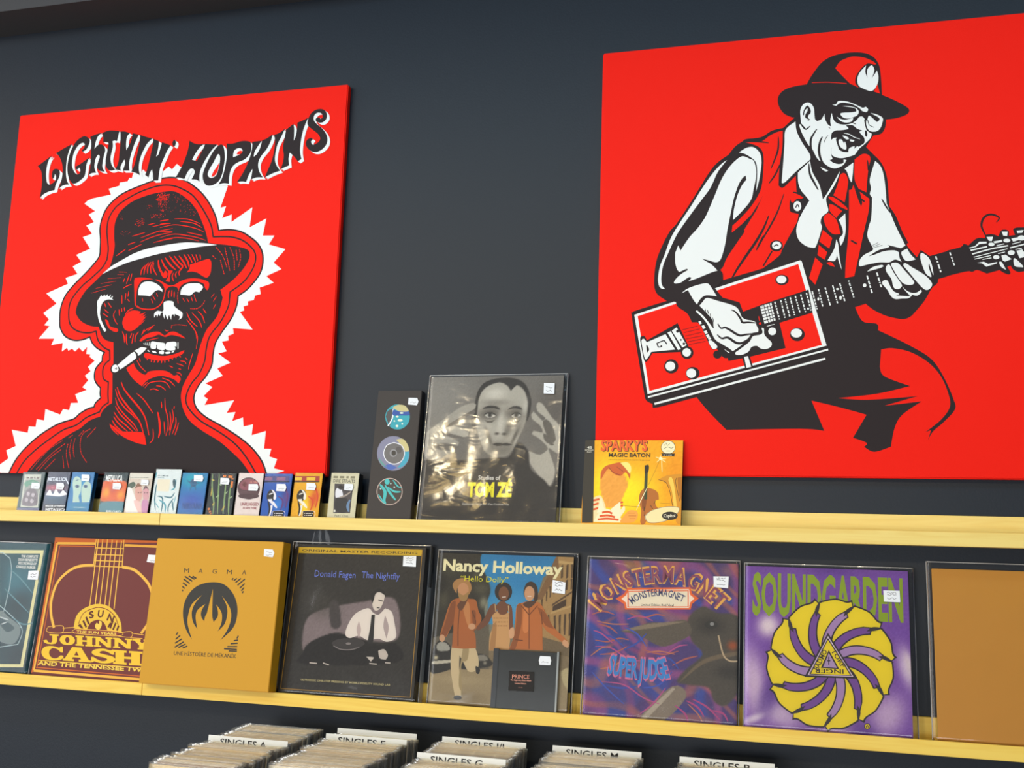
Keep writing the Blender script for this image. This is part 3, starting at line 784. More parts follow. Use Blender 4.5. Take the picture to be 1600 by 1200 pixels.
sW|2708 8690! 2931 8737 3223 8696! 3203 8586 3178 8430! 3103 8454 3043 8440! 3068 8299 3043 8134 3029 7969 3087 7799 3203 7671! 3082 7652 2975 7696 2914 7792 2888 7942 2908 8144 2924 8291 2923 8403 2859 8426 2765 8433! 2750 8584
sW|3255 8684! 3389 8673 3538 8615! 3465 8529 3454 8326 3479 8173! 3565 8336 3610 8499 3620 8609! 3808 8557! 3740 8415 3676 8236 3618 8001 3597 7800 3625 7615! 3431 7628! 3472 7827 3443 7921! 3390 7833 3350 7725 3370 7632! 3202 7681! 3252 7787 3280 7914 3281 8117 3284 8394
sW|3849 8545! 4038 8475 4214 8425! 4075 8298 3989 8139 3924 7979 3890 7798 3896 7633 3942 7475! 3825 7538 3679 7584! 3745 7735 3787 7933 3825 8169 3848 8352
sW|4235 8414! 4412 8336! 4408 8163 4369 7937! 4425 7979 4470 8140 4506 8302! 4764 8200! 4676 8070 4611 7911 4546 7752 4503 7574 4488 7303! 4338 7304! 4326 7440 4280 7607! 4228 7519 4200 7394! 4092 7474! 4139 7616 4179 7832 4215 8086 4240 8248
sW|4806 8279 4850 8339 4906 8271 4876 8164 4824 8190
sW|5290 8284! 5414 8208 5543 8173 5724 8168! 5621 8109 5539 8015 5459 7888 5406 7775! 5544 7740! 5621 7893 5698 8053 5742 8166! 6086 8124! 5953 8001 5841 7844 5746 7685 5672 7508 5648 7360 5662 7195! 5568 7250 5432 7267! 5486 7371 5504 7469 5462 7539! 5381 7544 5299 7450 5239 7305 5222 7289! 5092 7331 4973 7339! 5091 7547 5181 7758 5252 7986 5282 8168
sW|6193 8116 6250 8079 6296 7943 6321 7743 6310 7546 6282 7351 6215 7191 6098 7101 5959 7069 5849 7100 5768 7221 5745 7387 5792 7566 5882 7774 5992 7965 6106 8089
sW|6343 8129! 6513 8117 6721 8159 6897 8154 7006 8104 7034 7971 7010 7825 6880 7687 6693 7618 6575 7544 6506 7418 6484 7256 6488 7084! 6345 7109 6197 7086! 6282 7236 6336 7446 6368 7707 6369 7921
sW|7047 8120! 7307 8131! 7199 7975 7132 7857 7119 7735! 7191 7791 7268 7929 7318 8140! 7445 8181 7590 8273! 7558 8111 7464 7914 7325 7741 7259 7603 7259 7460 7313 7314 7409 7186! 7235 7198 7086 7157! 7108 7389! 7102 7418! 7017 7269 6960 7102! 6836 7122 6706 7114! 6839 7314 6959 7567 7036 7823 7058 8002
sW|7634 8259! 7762 8290 7916 8390! 7833 8192 7739 7996 7701 7775 7703 7592 7767 7445 7862 7328! 7662 7271 7453 7183! 7526 7361 7617 7598 7663 7859 7668 8083
sW|7950 8367! 8032 8422 8134 8495! 8165 8350 8174 8065! 8220 8183 8239 8364 8240 8517! 8365 8558 8521 8616! 8439 8409 8388 8210 8362 7969 8365 7767 8409 7582! 8317 7528! 8213 7657 8088 7767! 8065 7627 8089 7443! 7995 7410 7869 7368! 7922 7536 7931 7717 7895 7923 7922 8145
sW|8523 8586 8588 8723 8710 8804 8858 8812 8967 8752 9016 8646 9001 8546 8922 8472 8816 8470 8728 8528 8735 8589 8808 8603 8853 8559! 8903 8595 8876 8689 8779 8727 8687 8674 8674 8553 8755 8445 8888 8333 9002 8203 9063 8057 9051 7917 8964 7803 8821 7733 8672 7754 8550 7854 8500 7959 8526 8058 8629 8101 8685 8056! 8635 8009 8682 7925 8766 7939! 8847 7993 8873 8072 8814 8177 8680 8289 8546 8401 8508 8485
sK|740 7990! 1148 8253! 1067 8127 1026 7923 1035 7715 1082 7525 1164 7460 1255 7495 1332 7564 1341 7676 1303 7735! 1281 7643 1243 7608! 1213 7685 1211 7797 1256 7869 1361 7871 1444 7800 1448 7669 1398 7541 1358 7432 1341 7303! 1174 7276 1012 7211 906 7115! 928 7385 925 7591 877 7820 813 7919
sK|1260 8301! 1491 8416 1734 8520! 1668 8347 1627 8143 1621 7919 1645 7693 1696 7522 1770 7424! 1602 7416 1463 7341! 1509 7497 1531 7682 1520 7870 1482 8022 1414 8158 1329 8259
sK|2135 8696 2011 8687 1854 8577 1747 8397 1685 8195 1661 7935 1696 7708 1779 7535 1872 7445 1977 7448 2095 7514 2209 7618 2233 7783 2238 7932 2302 8113! 2165 8030 2027 7946 1907 7899! 1936 7822 1989 7819 2026 7863! 2065 7795 2053 7712 1993 7679 1903 7741 1814 7887 1793 8019 1808 8224 1875 8388 1968 8493 2070 8527 2127 8481 2116 8388 2049 8328! 2085 8282! 2194 8345 2262 8490 2261 8602
sK|2274 8676! 2445 8728 2609 8753! 2513 8676 2456 8531 2434 8337! 2519 8423 2621 8444 2720 8380 2763 8266 2737 8119 2721 7972 2726 7823 2811 7697! 2674 7725 2584 7796 2564 7890 2594 7999 2614 8109 2600 8148! 2566 8169 2511 8098 2483 7970 2489 7821 2554 7687! 2430 7686 2321 7638! 2357 7793 2352 8035 2336 8279 2323 8504
sK|2621 8752! 2844 8799 3137 8757! 3117 8647 3092 8491! 3017 8516 2957 8502! 2982 8361 2957 8195 2943 8030 3002 7859 3117 7731! 2996 7712 2889 7756 2828 7853 2802 8003 2822 8205 2838 8353 2837 8464 2773 8488 2679 8495! 2663 8646
sK|3169 8746! 3304 8735 3453 8677! 3379 8590 3369 8387 3394 8233! 3480 8397 3525 8560 3535 8670! 3723 8619! 3656 8476 3592 8296 3533 8061 3512 7860 3541 7675! 3346 7688! 3388 7887 3358 7982! 3305 7893 3265 7786 3285 7692! 3116 7741! 3167 7848 3195 7975 3195 8178 3198 8455
sK|3765 8606! 3954 8536 4130 8485! 3991 8358 3905 8199 3840 8039 3806 7858 3812 7693 3858 7534! 3741 7597 3595 7644! 3661 7795 3702 7994 3740 8230 3763 8412
sK|4151 8475! 4329 8397! 4325 8223 4286 7997! 4342 8039 4387 8200 4422 8362! 4681 8260! 4593 8130 4528 7971 4463 7812 4420 7633 4405 7362! 4255 7363! 4243 7500 4197 7666! 4145 7579 4117 7453! 4009 7533! 4056 7676 4095 7892 4132 8146 4157 8309
sK|4724 8339 4768 8400 4824 8331 4794 8224 4742 8250
sK|5208 8344! 5333 8268 5462 8233 5643 8227! 5540 8168 5458 8074 5379 7947 5325 7834! 5463 7799! 5541 7952 5617 8113 5661 8226! 6006 8183! 5873 8060 5761 7902 5666 7743 5591 7566 5568 7419 5582 7253! 5488 7308 5351 7326! 5405 7430 5424 7528 5382 7597! 5300 7603 5218 7509 5158 7363 5141 7348! 5010 7390 4891 7398! 5009 7606 5100 7817 5171 8045 5200 8227
sK|6114 8175 6170 8138 6217 8002 6242 7801 6231 7604 6203 7409 6136 7249 6019 7158 5879 7126 5769 7158 5687 7279 5664 7445 5712 7624 5802 7833 5912 8024 6027 8148
sK|6264 8188! 6434 8176 6642 8218 6819 8212 6928 8163 6956 8029 6932 7883 6802 7745 6614 7676 6497 7602 6427 7476 6405 7313 6410 7141! 6266 7167 6118 7144! 6203 7294 6257 7504 6289 7765 6290 7980
sK|6969 8178! 7230 8189! 7122 8033 7054 7915 7041 7793! 7114 7849 7190 7987 7240 8198! 7368 8240 7513 8331! 7481 8170 7387 7972 7248 7799 7182 7660 7182 7518 7236 7372 7332 7243! 7158 7255 7009 7214! 7031 7447! 7024 7476! 6939 7326 6882 7159! 6758 7179 6627 7171! 6761 7371 6882 7624 6958 7881 6980 8060
sK|7557 8317! 7685 8348 7840 8448! 7757 8251 7663 8054 7625 7832 7627 7649 7691 7503 7786 7385! 7585 7328 7376 7240! 7449 7418 7540 7655 7586 7917 7592 8141
sK|7874 8425! 7956 8480 8058 8554! 8090 8408 8098 8122! 8144 8241 8164 8423 8164 8576! 8289 8616 8446 8675! 8363 8468 8313 8268 8286 8027 8289 7824 8334 7639! 8242 7585! 8137 7714 8012 7824! 7990 7684 8013 7500! 7919 7467 7793 7425! 7846 7593 7855 7775 7819 7981 7846 8203
sK|8448 8644 8513 8781 8635 8863 8783 8871 8893 8810 8942 8705 8927 8604 8847 8530 8742 8528 8653 8586 8660 8647 8733 8661 8778 8617! 8829 8653 8802 8747 8704 8786 8612 8732 8599 8611 8680 8503 8814 8391 8927 8260 8989 8114 8977 7974 8890 7860 8747 7790 8598 7811 8475 7911 8425 8016 8451 8116 8554 8158 8610 8113! 8560 8067 8608 7982 8691 7996! 8772 8050 8799 8129 8739 8235 8605 8347 8470 8459 8433 8543
sW|6053 7931 6102 7878 6114 7728 6086 7532 6036 7387 5934 7328 5842 7351 5800 7436 5842 7565 5936 7724 6013 7884
sR|6099 7696 6064 7468 5967 7359 5904 7363! 5956 7492 6036 7602
sW|6472 7917 6509 8005 6621 8046 6712 7998 6701 7916 6600 7858 6471 7818!
sR|6571 7885 6593 7949 6679 7976 6717 7940 6668 7886''',
    'canvas2': r'''#printed_guitarist
sK|4130 7629 3952 7733 3843 7922 3830 8104 3928 8245 4122 8318 4424 8350! 4536 8550 4729 8801 4949 8930 5274 8978 5595 8939 5780 8831 5883 8658 5919 8448 5937 7976! 6183 7837 6414 7671 6464 7580 6398 7499 6201 7442 6005 7430! 5989 7271 5908 7133 5749 7101! 5601 6866! 5729 6712! 5896 6498 5997 6199 6024 5820 6031 5570! 6158 5339 6274 5011 6391 4752! 6375 4764! 6357 4711 6538 4462! 6615 4613! 6781 4478! 7113 4565 7113 4575 7366 4636 7427 4699 7509 4662! 7668 4799 7821 4798! 7829 4864! 7883 4874 7977 4869 8069 4825! 8107 4915 8144 4953 8225 4949 8265 4907 8262 4822! 8373 4836! 8342 4949 8402 4985 8541 4984 8888 4992! 8854 4125! 8508 4088 8404 4079 8314 4135 8270 4215! 8211 4191! 8265 4072 8229 4035 8137 4077 8069 4132! 7833 4070! 7659 4149 7564 4114 7470 4131 7098 4048 7098 4041 6929 3995! 6911 3908 6829 3841! 6771 3756 6654 3549 6488 3345 6389 3243 6259 3194 6114 3216 5919 3274 5709 3387 5595 3479 5538 3534! 5331 3469! 5475 3173 5745 3112 5767 2980! 6320 2678 6745 2384 6973 2020 7148 1559 7166 1357 6948 1104 6755 928 6657 761! 6718 953! 6613 913! 6902 1155 7074 1408 7057 1662 6925 2021 6695 2307 6365 2521 6028 2606 5818 2584! 5787 2230! 5871 2036 6349 1833! 5719 1685 4981 1603! 5473 1563 6056 1594 6488 1631! 5860 1441! 6557 1523! 6193 1260 6044 1004 5964 622! 5649 519 5457 620! 5507 697 5250 799! 5516 1262! 4979 1421 4457 1555! 4700 938! 4226 980 2755 958! 2372 1361 2139 1646! 1320 1434 1221 1466 1221 1506! 1081 1587 1039 1727! 756 3352 762 3495 854 3546 1494 3730! 1272 3910 1220 4199 1283 4693 1519 5221 1684 5421 1955 5834 2181 6203 2361 6502 2542 6729 2790 6903! 2925 7073 3083 7181 3156 7226 3468 7244 3702 7372 3934 7416! 4166 7626!
tK|45|7846 4823 7791 4958 7765 5065 7798 5196 7884 5271 7990 5271 8082 5220 8093 5180 8043 5110
sW|3083 6846 2926 6750 2768 6570 2634 6340 2522 6062 2410 5784 2298 5530 2140 5302 1960 5098 1780 4824! 1729 4944! 1678 4805 1667 4758 1673 4546 1715 4403 1761 4354! 1920 4418 1942 4393 1830 4328 1717 4238 1649 4147 1661 4105 1786 4119 1899 4196 1977 4235 2011 4203 1922 4114 1888 4045! 2102 4107 2327 4144 2505 4207 2628 4237! 2549 4368 2437 4489 2325 4564 2234 4626! 2369 4585 2526 4536 2616 4574 2671 4712 2726 4943 2766 5221 2793 5361 2837 5594 2904 5920 2993 6198 3082 6358 3154 6410! 3166 6315! 3072 6197 2978 5979 2908 5686 2885 5440! 3072 5627 3259 5863 3317 6106 3364 6351 3365 6550 3318 6728 3248 6770!
sW|3014 6938! 3167 7027 3319 7028 3447 6893 3482 6716 3469 6543 3427 6273 3364 6042! 3388 6350 3384 6599 3342 6726 3260 6807 3143 6890
sW|2757 6786! 2610 6676 2430 6473 2227 6176 2001 5808 1775 5464 1572 5118 1438 4745 1348 4512 1305 4255 1319 4090 1377 4005 1457 3995! 1387 4087 1374 4276 1417 4533 1529 4812 1641 5067 1754 5275 2025 5664 2228 5937 2408 6188 2543 6490 2633 6627
sR|3155 7151! 3471 7147 3658 7265 3821 7335 3925 7351! 3912 6983 3852 6566 3831 6148! 3883 6095 3952 6110 4183 6334! 4196 5989! 4360 5833! 4291 5703 4233 5487! 4197 5319 4059 5060 3898 4754 3829 4614 3500 4359! 2684 4142! 2672 4270 2627 4365! 2683 4432 2771 4637 2993 4976 3126 5203 2862 5171! 2873 5318! 3049 5480 3258 5715 3421 5976 3492 6194 3516 6490 3528 6738 3494 6940 3378 7061
pK|3514 5958 3456 5839 3270 5542 3072 5344 2862 5166 2815 5149 2816 4744 2955 4945 3142 5254 3374 5634
tK|39|3832 7226 3819 6916 3678 6528
tK|38|3863 6615 3770 6398 3631 6198
tK|38|3940 5956 3812 5584 3673 5299 3511 5015 3372 4754
tK|39|3143 7162 3378 7154 3634 7104
tK|57|3628 5497 3511 5210 3349 4926 3141 4619 2956 4336 2816 4074
sK|4065 5838! 4110 5750 4201 5830 4292 5825 4383 5868 4450 5791 4404 5672 4290 5508 4131 5530 4063 5570 4053 5717
sW|4291 5666 4283 5619 4260 5583 4228 5563 4193 5565 4161 5588 4140 5628 4132 5676 4140 5723 4163 5760 4195 5779 4230 5777 4262 5754 4283 5714
lK|21|4177 5636 4212 5708 4245 5645
tK|43|4123 5982 4248 5937 4405 5818
sK|3912 4826 3899 4774 3862 4734 3809 4713 3750 4715 3697 4741 3661 4785 3648 4838 3661 4890 3698 4931 3751 4952 3810 4949 3863 4923 3900 4879
sW|3881 4839 3871 4803 3844 4775 3806 4760 3763 4762 3725 4780 3698 4811 3689 4848 3699 4885 3726 4913 3764 4928 3807 4925 3845 4907 3871 4876
lK|24|3728 4822 3785 4856 3819 4830
lK|31|3693 4727 3509 4409
tK|39|3368 4761 3522 5077
sW|4476 6640! 4521 6400 4648 6135 4694 5967 4727 5786! 4811 5908 4931 6117 5075 6380! 5038 6250 4953 6065 4846 5893! 4798 5820 4797 5719 4830 5527 4711 5420 4675 5295 4697 5168 4611 4870 4563 4760! 4541 4752! 4396 4790 4240 4930 4185 5126 4220 5318 4312 5531 4455 5778! 4383 5880 4283 6021 4232 6195 4229 6404!
tK|45|4451 6585 4473 6352 4554 6167 4635 5996
sW|4169 7524! 3983 7364 3958 7055 3933 6684 3895 6205! 3953 6201 4206 6443 4481 6670! 4471 6793 4325 7051 4213 7309 4187 7535!
sW|4292 7622 4289 7777 4337 7889 4423 7940 4500 7913 4563 7815 4576 7675 4589 7551 4631 7509! 4715 7540 4780 7658! 4792 7534 4854 7406 4910 7371! 4897 7510 4927 7661! 4961 7566 5050 7452 5202 7393! 5342 7435 5495 7537 5571 7500 5592 7392 5628 7222 5716 7147! 5693 7051 5568 6925 5470 6841 5372 6705! 5205 6604! 5148 6510 5037 6450 4926 6450 4816 6518 4719 6609 4649 6644 4581 6771 4526 6897 4449 6994 4359 7170 4290 7344 4262 7462! 4298 7482
sK|4342 7664 4364 7786 4436 7872 4499 7774 4498 7697 4455 7654 4448 7593 4490 7551! 4433 7525 4455 7562! 4391 7598 4392 7675 4435 7749 4436 7818! 4378 7754 4363 7662
tK|36|4270 7515 4347 7401 4403 7347 4488 7413
tK|47|4622 7333 4557 7231 4500 7113 4498 6914 4566 6741 4691 6580
tK|50|4732 7156 4682 7038 4659 6856 4692 6671 4774 6514
tK|15|4851 7177 4795 7105 4765 7016
tK|15|4860 7352 4895 7327
sK|4918 6913 4909 6762 4971 6697 5095 6657 5206 6665 5303 6688 5379 6712! 5343 6610 5219 6603! 5150 6623 5149 6548 5038 6533 4928 6579 4873 6636! 4929 6654 4902 6762
sK|4929 7232! 5006 7272 5131 7269 5256 7290 5202 7370! 5341 7359 5422 7284 5491 7245 5532 7230 5476 7204 5516 7140 5570 7060 5568 6955 5513 6914 5457 6880 5430 6897 5360 6835! 5375 6901 5264 6857 5249 6775! 5152 6789 5070 6841 5043 6919 5003 7074 5032 7110! 4962 7108 4906 7066! 4914 7188
sW|5059 7054 5115 7065 5169 6970! 5183 7015 5210 6922 5201 6839 5126 6867 5071 6947
sW|5137 7147 5226 7117 5267 7069 5212 7058
sW|5281 7053 5377 7022 5349 6994 5287 7014
tW|17|5165 7198 5269 7167 5378 7091 5487 7044
lK|35|4948 7629 4995 7487 5105 7416 5258 7404 5384 7455 5468 7554 5490 7644
sK|5140 7888 5348 7817 5498 7689 5496 7598 5412 7498 5273 7479 5065 7527 4983 7641 4999 7808
sW|5024 7576! 5107 7516 5218 7491 5357 7525! 5328 7444 5217 7426 5106 7470
sW|5101 7631 5164 7649 5303 7644 5414 7650! 5422 7696 5360 7744 5146 7796! 5278 7784 5416 7730 5470 7646 5441 7572 5357 7533 5246 7512 5149 7550
sW|4937 7852! 5014 7846 5070 7918 5251 7886 5417 7803 5554 7722 5609 7741 5656 7676 5621 7625 5539 7655 5485 7721 5348 7817 5168 7871 5070 7856 5020 7814
lK|35|5590 7453 5603 7361 5635 7222
sW|5653 7516 5688 7536 5823 7388! 5864 7415 5872 7475 5703 7596! 5826 7555 5940 7469 5931 7364 5888 7247 5805 7186 5682 7203 5629 7283! 5631 7404
lK|14|5645 7448 5671 7340 5766 7279
sW|5611 7451 5630 7359 5642 7267! 5616 7329
tK|20|5341 7412 5410 7376
tK|49|5600 7225 5612 7087
sR|5380 8880 5594 8835 5778 8728 5830 8663 5777 8669 5658 8695 5536 8603 5427 8435 5411 8289 5476 8179! 5304 8284! 5132 8493 5013 8654! 5109 8794 5245 8855
pR|5849 8219 5898 8008 5780 8063
sW|5453 8374 5508 8517 5604 8626 5631 8653! 5615 8506 5653 8384! 5656 8562 5737 8649 5789 8579 5787 8490 5740 8361! 5827 8486 5841 8529! 5873 8393 5849 8219 5740 8081 5582 8140 5477 8223
lR|14|4534 8376 4860 8355 5237 8290
sW|5169 6420! 5346 6547! 5331 6319 5304 6118! 5270 6171 5215 6353
sW|4688 6491! 4840 6404 4805 6386 4734 6424
sR|5085 6298 5179 6317 5235 6148 5196 5872 5159 5697! 4939 5862! 5024 6086
sR|4845 5843! 4973 5797 5203 5581 5203 5531! 5041 5628 4856 5791
sR|4855 5677! 4948 5646 5110 5511! 5027 5427 4991 5366! 4865 5525
sR|4746 5418 4841 5488! 4991 5328 5068 5023! 4917 5031 4802 5162 4745 5317
pR|4720 5129 4904 4944 4843 4721 4647 4881
pR|4634 4814 4800 4648 4747 4488 4608 4594
pR|4561 4547 4707 4390 4555 3968 4435 4115
sR|4782 4424! 4875 4433 4954 4330! 4839 4372
sW|5037 5326! 5167 5457! 5174 5118 5124 4870 5065 4773! 5043 4924 5114 5021 5105 5146
sW|4985 4914! 5019 4800 5039 4575 5081 4262! 5036 4401 4992 4577! 4945 4455 4805 4473! 4936 4704
sR|5370 6609! 5523 6713 5638 6692 5683 6600 5633 6350 5590 5885! 5441 5970! 5364 6190
sR|5251 5957! 5302 5966 5338 6065! 5415 5782 5481 5590! 5506 5676 5463 5906! 5645 5743! 5629 5493 5518 5000 5418 4533 5325 4116! 5147 4086! 5164 4420 5231 5115
lK|36|5472 5754 5552 5686
lK|36|5274 4875 5388 4795
tK|29|5625 6578 5634 6451 5633 6350
sW|5774 6547! 5887 6408 5950 6126 5982 5623! 6040 5457 6083 5318 6169 5079 6325 4716! 6239 4663! 5973 4748! 6013 4701 5797 4639 5613 4522! 5730 4553 5913 4616 6110 4625 6199 4576! 6205 4468 6244 4378! 6122 4433 6007 4379 5826 4387 5594 4352 5444 4319 5420 4369 5455 4484 5548 4570 5698 4653 5667 4762 5603 4910 5597 5019 5633 5180 5677 5341 5703 5765! 5658 5843 5683 5967 5664 6170
tK|34|5886 5729 5962 5574 6050 5419
lK|9|5683 4744 5800 4801
lK|9|5700 4716 5841 4776
lK|9|5724 4697 5882 4743
sW|6240 4556 6273 4608 6356 4649! 6418 4530 6513 4419! 6383 4389 6302 4419
sW|5575 4201! 5692 4294 5874 4331 5898 4303 5840 4270!
sW|5939 4266 5973 4327 6014 4325 6084 4171 6210 3953 6241 3881 6191 3821 6110 3824 6070 3887 6041 4030 5953 4176
sW|6039 4342 6105 4366 6186 4344 6313 4179 6439 4015 6473 3925 6404 3892 6275 3924 6180 4043 6085 4224
sW|6275 4305 6317 4348 6444 4253 6667 4094 6792 3948 6806 3860 6740 3783 6660 3795 6534 3940 6377 4159
sW|5859 3949 5901 4009 5966 3998 6029 3853 6092 3763 6189 3715 6123 3687! 6245 3672! 6383 3664 6304 3773 6241 3872! 6336 3771 6449 3723 6530 3738 6595 3788! 6613 3744 6528 3668 6432 3689! 6365 3621 6236 3616 6105 3612 6025 3677 5962 3803
sW|6603 4433 6630 4547 6756 4444 6817 4282 6843 4078! 6813 4141 6769 4319! 6752 4267 6803 4053 6763 4055 6684 4146
#printed_guitar
pW|803 3445 4258 4499 4288 4477 4766 2684 1111 1718
pR|876 3414 4220 4420 4674 2702 1150 1786
lK|28|1119 1690 4783 2645
lW|36|1120 1654 4794 2602
lW|44|1260 1510 4737 2414
sK|3441 3573! 4420 3868! 4497 3381! 3836 3184! 3953 2651! 3230 2481! 2799 2399! 2714 2618 2598 2779 3135 3323
pK|3078 2461 3230 2497 3294 2272 3142 2223
pW|3116 2483 3192 2498 3260 2272 3165 2247
sK|1474 3759! 1693 3691! 1734 3588 1932 3439 2032 3247! 2149 3243! 2248 3108 2405 2744 2483 2643 2540 2681 2753 2459 3135 2767 3439 3076 3479 3512 3403 3554! 3097 3444! 3021 3646! 2673 3759! 2576 3883 2517 3966! 2672 4142 2594 4349 2046 4167 1570 4063!
sK|1756 2305 1742 2240 1701 2188 1641 2159 1575 2160 1514 2190 1472 2244 1457 2310 1471 2376 1512 2429 1572 2457 1639 2456 1699 2425 1741 2372
sK|2202 2151 2188 2093 2149 2046 2091 2021 2027 2022 1969 2049 1929 2096 1914 2155 1928 2214 1968 2260 2025 2286 2090 2284 2147 2257 2188 2210
sK|4026 4089 4012 4042 3974 4004 3920 3985 3859 3987 3805 4011 3767 4051 3754 4100 3768 4148 3806 4186 3860 4205 3921 4202 3975 4179 4013 4138
sK|4338 2927 4322 2867 4281 2819 4221 2793 4155 2795 4096 2823 4055 2873 4040 2935 4055 2996 4097 3044 4157 3070 4223 3068 4283 3039 4323 2989
sK|2657 2540 2631 2479 2568 2454 2505 2481 2479 2543 2505 2605 2568 2629 2630 2602
sK|2071 2591 2058 2533 2022 2486 1969 2461 1910 2462 1856 2489 1819 2537 1805 2597 1818 2656 1854 2702 1908 2727 1967 2726 2020 2699 2058 2651
sW|1689 2310 1680 2267 1652 2233 1611 2214 1565 2215 1524 2235 1495 2270 1484 2314 1494 2357 1522 2392 1563 2410 1609 2409 1650 2389 1679 2354
sW|2128 2152 2119 2109 2091 2075 2050 2056 2005 2057 1964 2077 1936 2112 1926 2155 1935 2198 1963 2232 2004 2251 2049 2250 2090 2230 2118 2195
sW|3981 4099 3970 4063 3942 4035 3901 4021 3856 4022 3815 4040 3787 4070 3777 4107 3787 4143 3816 4171 3857 4186 3902 4184 3943 4166 3971 4136
sW|4282 2956 4271 2916 4240 2884 4195 2867 4145 2868 4101 2887 4070 2921 4059 2962 4070 3002 4102 3034 4147 3051 4196 3050 4241 3031 4271 2997
sW|2024 2600 2015 2557 1988 2523 1949 2504 1905 2505 1866 2525 1838 2561 1828 2604 1838 2647 1865 2682 1904 2700 1947 2699 1987 2679 2014 2644
lK|10|1834 3089 2156 3163
lK|10|1865 3026 2197 3100
lK|10|1896 2952 2238 3026
lK|10|1916 2890 2268 2953
lK|10|1947 2827 2298 2891
lK|10|1968 2765 2319 2829
sK|955 2965 1028 2974 1080 2878! 1731 3237! 1968 2734! 1828 2613! 1197 2595! 1106 2441 1035 2432 969 2714 936 2903
sW|967 2881 1018 2911 1081 2836! 1479 3004! 1685 2667! 1176 2626! 1136 2544 1065 2462 1023 2546 990 2713
pW|1519 3034 1590 3064 1807 2675 1746 2656
pW|1611 3074 1712 3144 1927 2755 1837 2706
sK|1765 3059 1756 3036 1733 3027 1710 3037 1700 3061 1710 3084 1732 3093 1756 3083
sK|1826 2871 1820 2857 1805 2851 1791 2857 1785 2872 1791 2887 1805 2892 1819 2886
sK|1899 2787 1891 2767 1871 2759 1851 2767 1842 2788 1851 2808 1870 2816 1891 2807
sK|1071 2785 1134 2689 1094 2617
lK|25|1512 2785 1450 2870! 1297 2811! 1328 2727! 1400 2736 1379 2767
sK|2063 2598 2051 2543 2017 2499 1967 2475 1912 2476 1861 2502 1826 2547 1814 2603 1825 2658 1860 2702 1910 2726 1966 2724 2016 2699 2051 2653
sW|2017 2599 2009 2560 1984 2529 1949 2512 1909 2513 1874 2531 1849 2563 1840 2602 1848 2642 1873 2673 1908 2689 1948 2689 1983 2670 2008 2638
lK|12|3090 3436 3395 3508
lK|12|3125 3383 3402 3449
lK|12|3154 3338 3408 3397
sW|1810 3884! 1945 3984 2170 4057 2349 4078 2428 4001 2551 3793! 2328 3820 2216 3754 2139 3629! 2060 3736 1945 3949!
sW|2190 3599! 2263 3687 2349 3762 2596 3683 2826 3608 2954 3545 3012 3468 3068 3333 3154 3272 3281 3246 3359 3207! 3366 3148 3408 3058 3400 3000! 3281 2981 3224 2909 3167 2844 3040 2714 2884 2607! 2798 2676 2655 2767 2526 2859 2439 3024 2352 3205 2221 3373 2111 3481 2140 3503! 2264 3387 2351 3280 2482 3097! 2467 3276 2307 3475
tK|49|3393 2978 3167 2954 3011 2943 2826 3059 2726 3113 2640 3101 2575 3199
tK|52|3280 2915 3167 2829 3054 2773 2940 2790 2784 2897 2655 2885 2562 2969
tK|44|2854 3488 2940 3441 3040 3304 3083 3214 3210 3211 3373 3192
tK|18|2307 3535 2322 3460
tK|18|2358 3504 2380 3413
tK|18|2416 3427 2431 3322
tK|18|2467 3336 2489 3231
sK|2234 3523! 2351 3414 2453 3277 2496 3097! 2410 3204 2308 3341
sW|3295 2914 3435 2940 3492 2983 3471 3086! 3520 3070 3527 2952 3589 2863 3673 2773 3659 2686 3561 2637 3449 2654 3379 2707 3266 2687 3209 2593 3082 2530 2969 2525 2933 2570 3026 2641 3139 2727 3238 2813
sW|2706 2655! 2827 2572 2798 2572 2727 2633
pW|2170 3255 2214 3269 2243 3216 2200 3194
pW|2236 3164 2287 3177 2323 3116 2266 3088
pW|2280 3043 2338 3064 2367 3004 2317 2983
pW|2324 2960 2382 2981 2411 2928 2360 2900
pW|2368 2900 2411 2921 2440 2876 2389 2855
sW|2382 2833 2440 2846 2555 2740 2555 2681 2484 2660 2433 2713
sW|3769 3005 3761 2970 3738 2942 3706 2927 3670 2928 3637 2944 3615 2973 3607 3009 3615 3044 3638 3072 3670 3087 3706 3086 3739 3070 3761 3041
tR|14|3415 3338 3429 3234
sR|3468 3182 3461 3163 3443 3156 3425 3164 3418 3183 3425 3201 3443 3209 3461 3200
pW|3439 3548 3673 3613 3757 3239 3533 3173
lK|16|3421 3485 3793 3577
lK|16|3438 3421 3797 3513
lK|16|3447 3357 3810 3449
lK|16|3464 3293 3827 3387
lK|16|3481 3229 3835 3322
lK|12|3517 3582 3619 3162
lK|12|3578 3598 3671 3179
lK|12|3630 3615 3723 3195
lK|9|3447 3530 3551 3554
tW|16|3576 3118 3740 3159
dW|27|3742 3629 3835 3255
dW|27|3863 3661 3946 3288
dW|26|3949 3686 4041 3312
dW|26|4052 3715 4138 3336
dW|26|4155 3742 4249 3369
dW|26|4263 3771 4357 3393
dW|26|4377 3797 4467 3425
dW|26|4493 3833 4586 3448
dW|26|4619 3870 4704 3480
dW|26|4751 3901 4847 3521
dW|26|4900 3940 4990 3561
dW|26|5038 3980 5133 3601
dW|26|5214 4027 5317 3648
sW|4634 3662 4627 3637 4613 3627 4599 3638 4593 3664 4599 3689 4614 3699 4628 3688
sW|4430 3466 4424 3451 4408 3445 4392 3452 4386 3467 4393 3482 4408 3488 4424 3481
sW|5028 3858 5018 3844 4994 3838 4970 3845 4961 3861 4971 3876 4995 3881 5018 3874
sW|5077 3674 5069 3643 5050 3630 5031 3644 5024 3676 5032 3707 5051 3720 5070 3706
dW|29|5573 4120 5666 3751
dW|29|5764 4175 5856 3824
dW|29|6893 4464 6981 4134
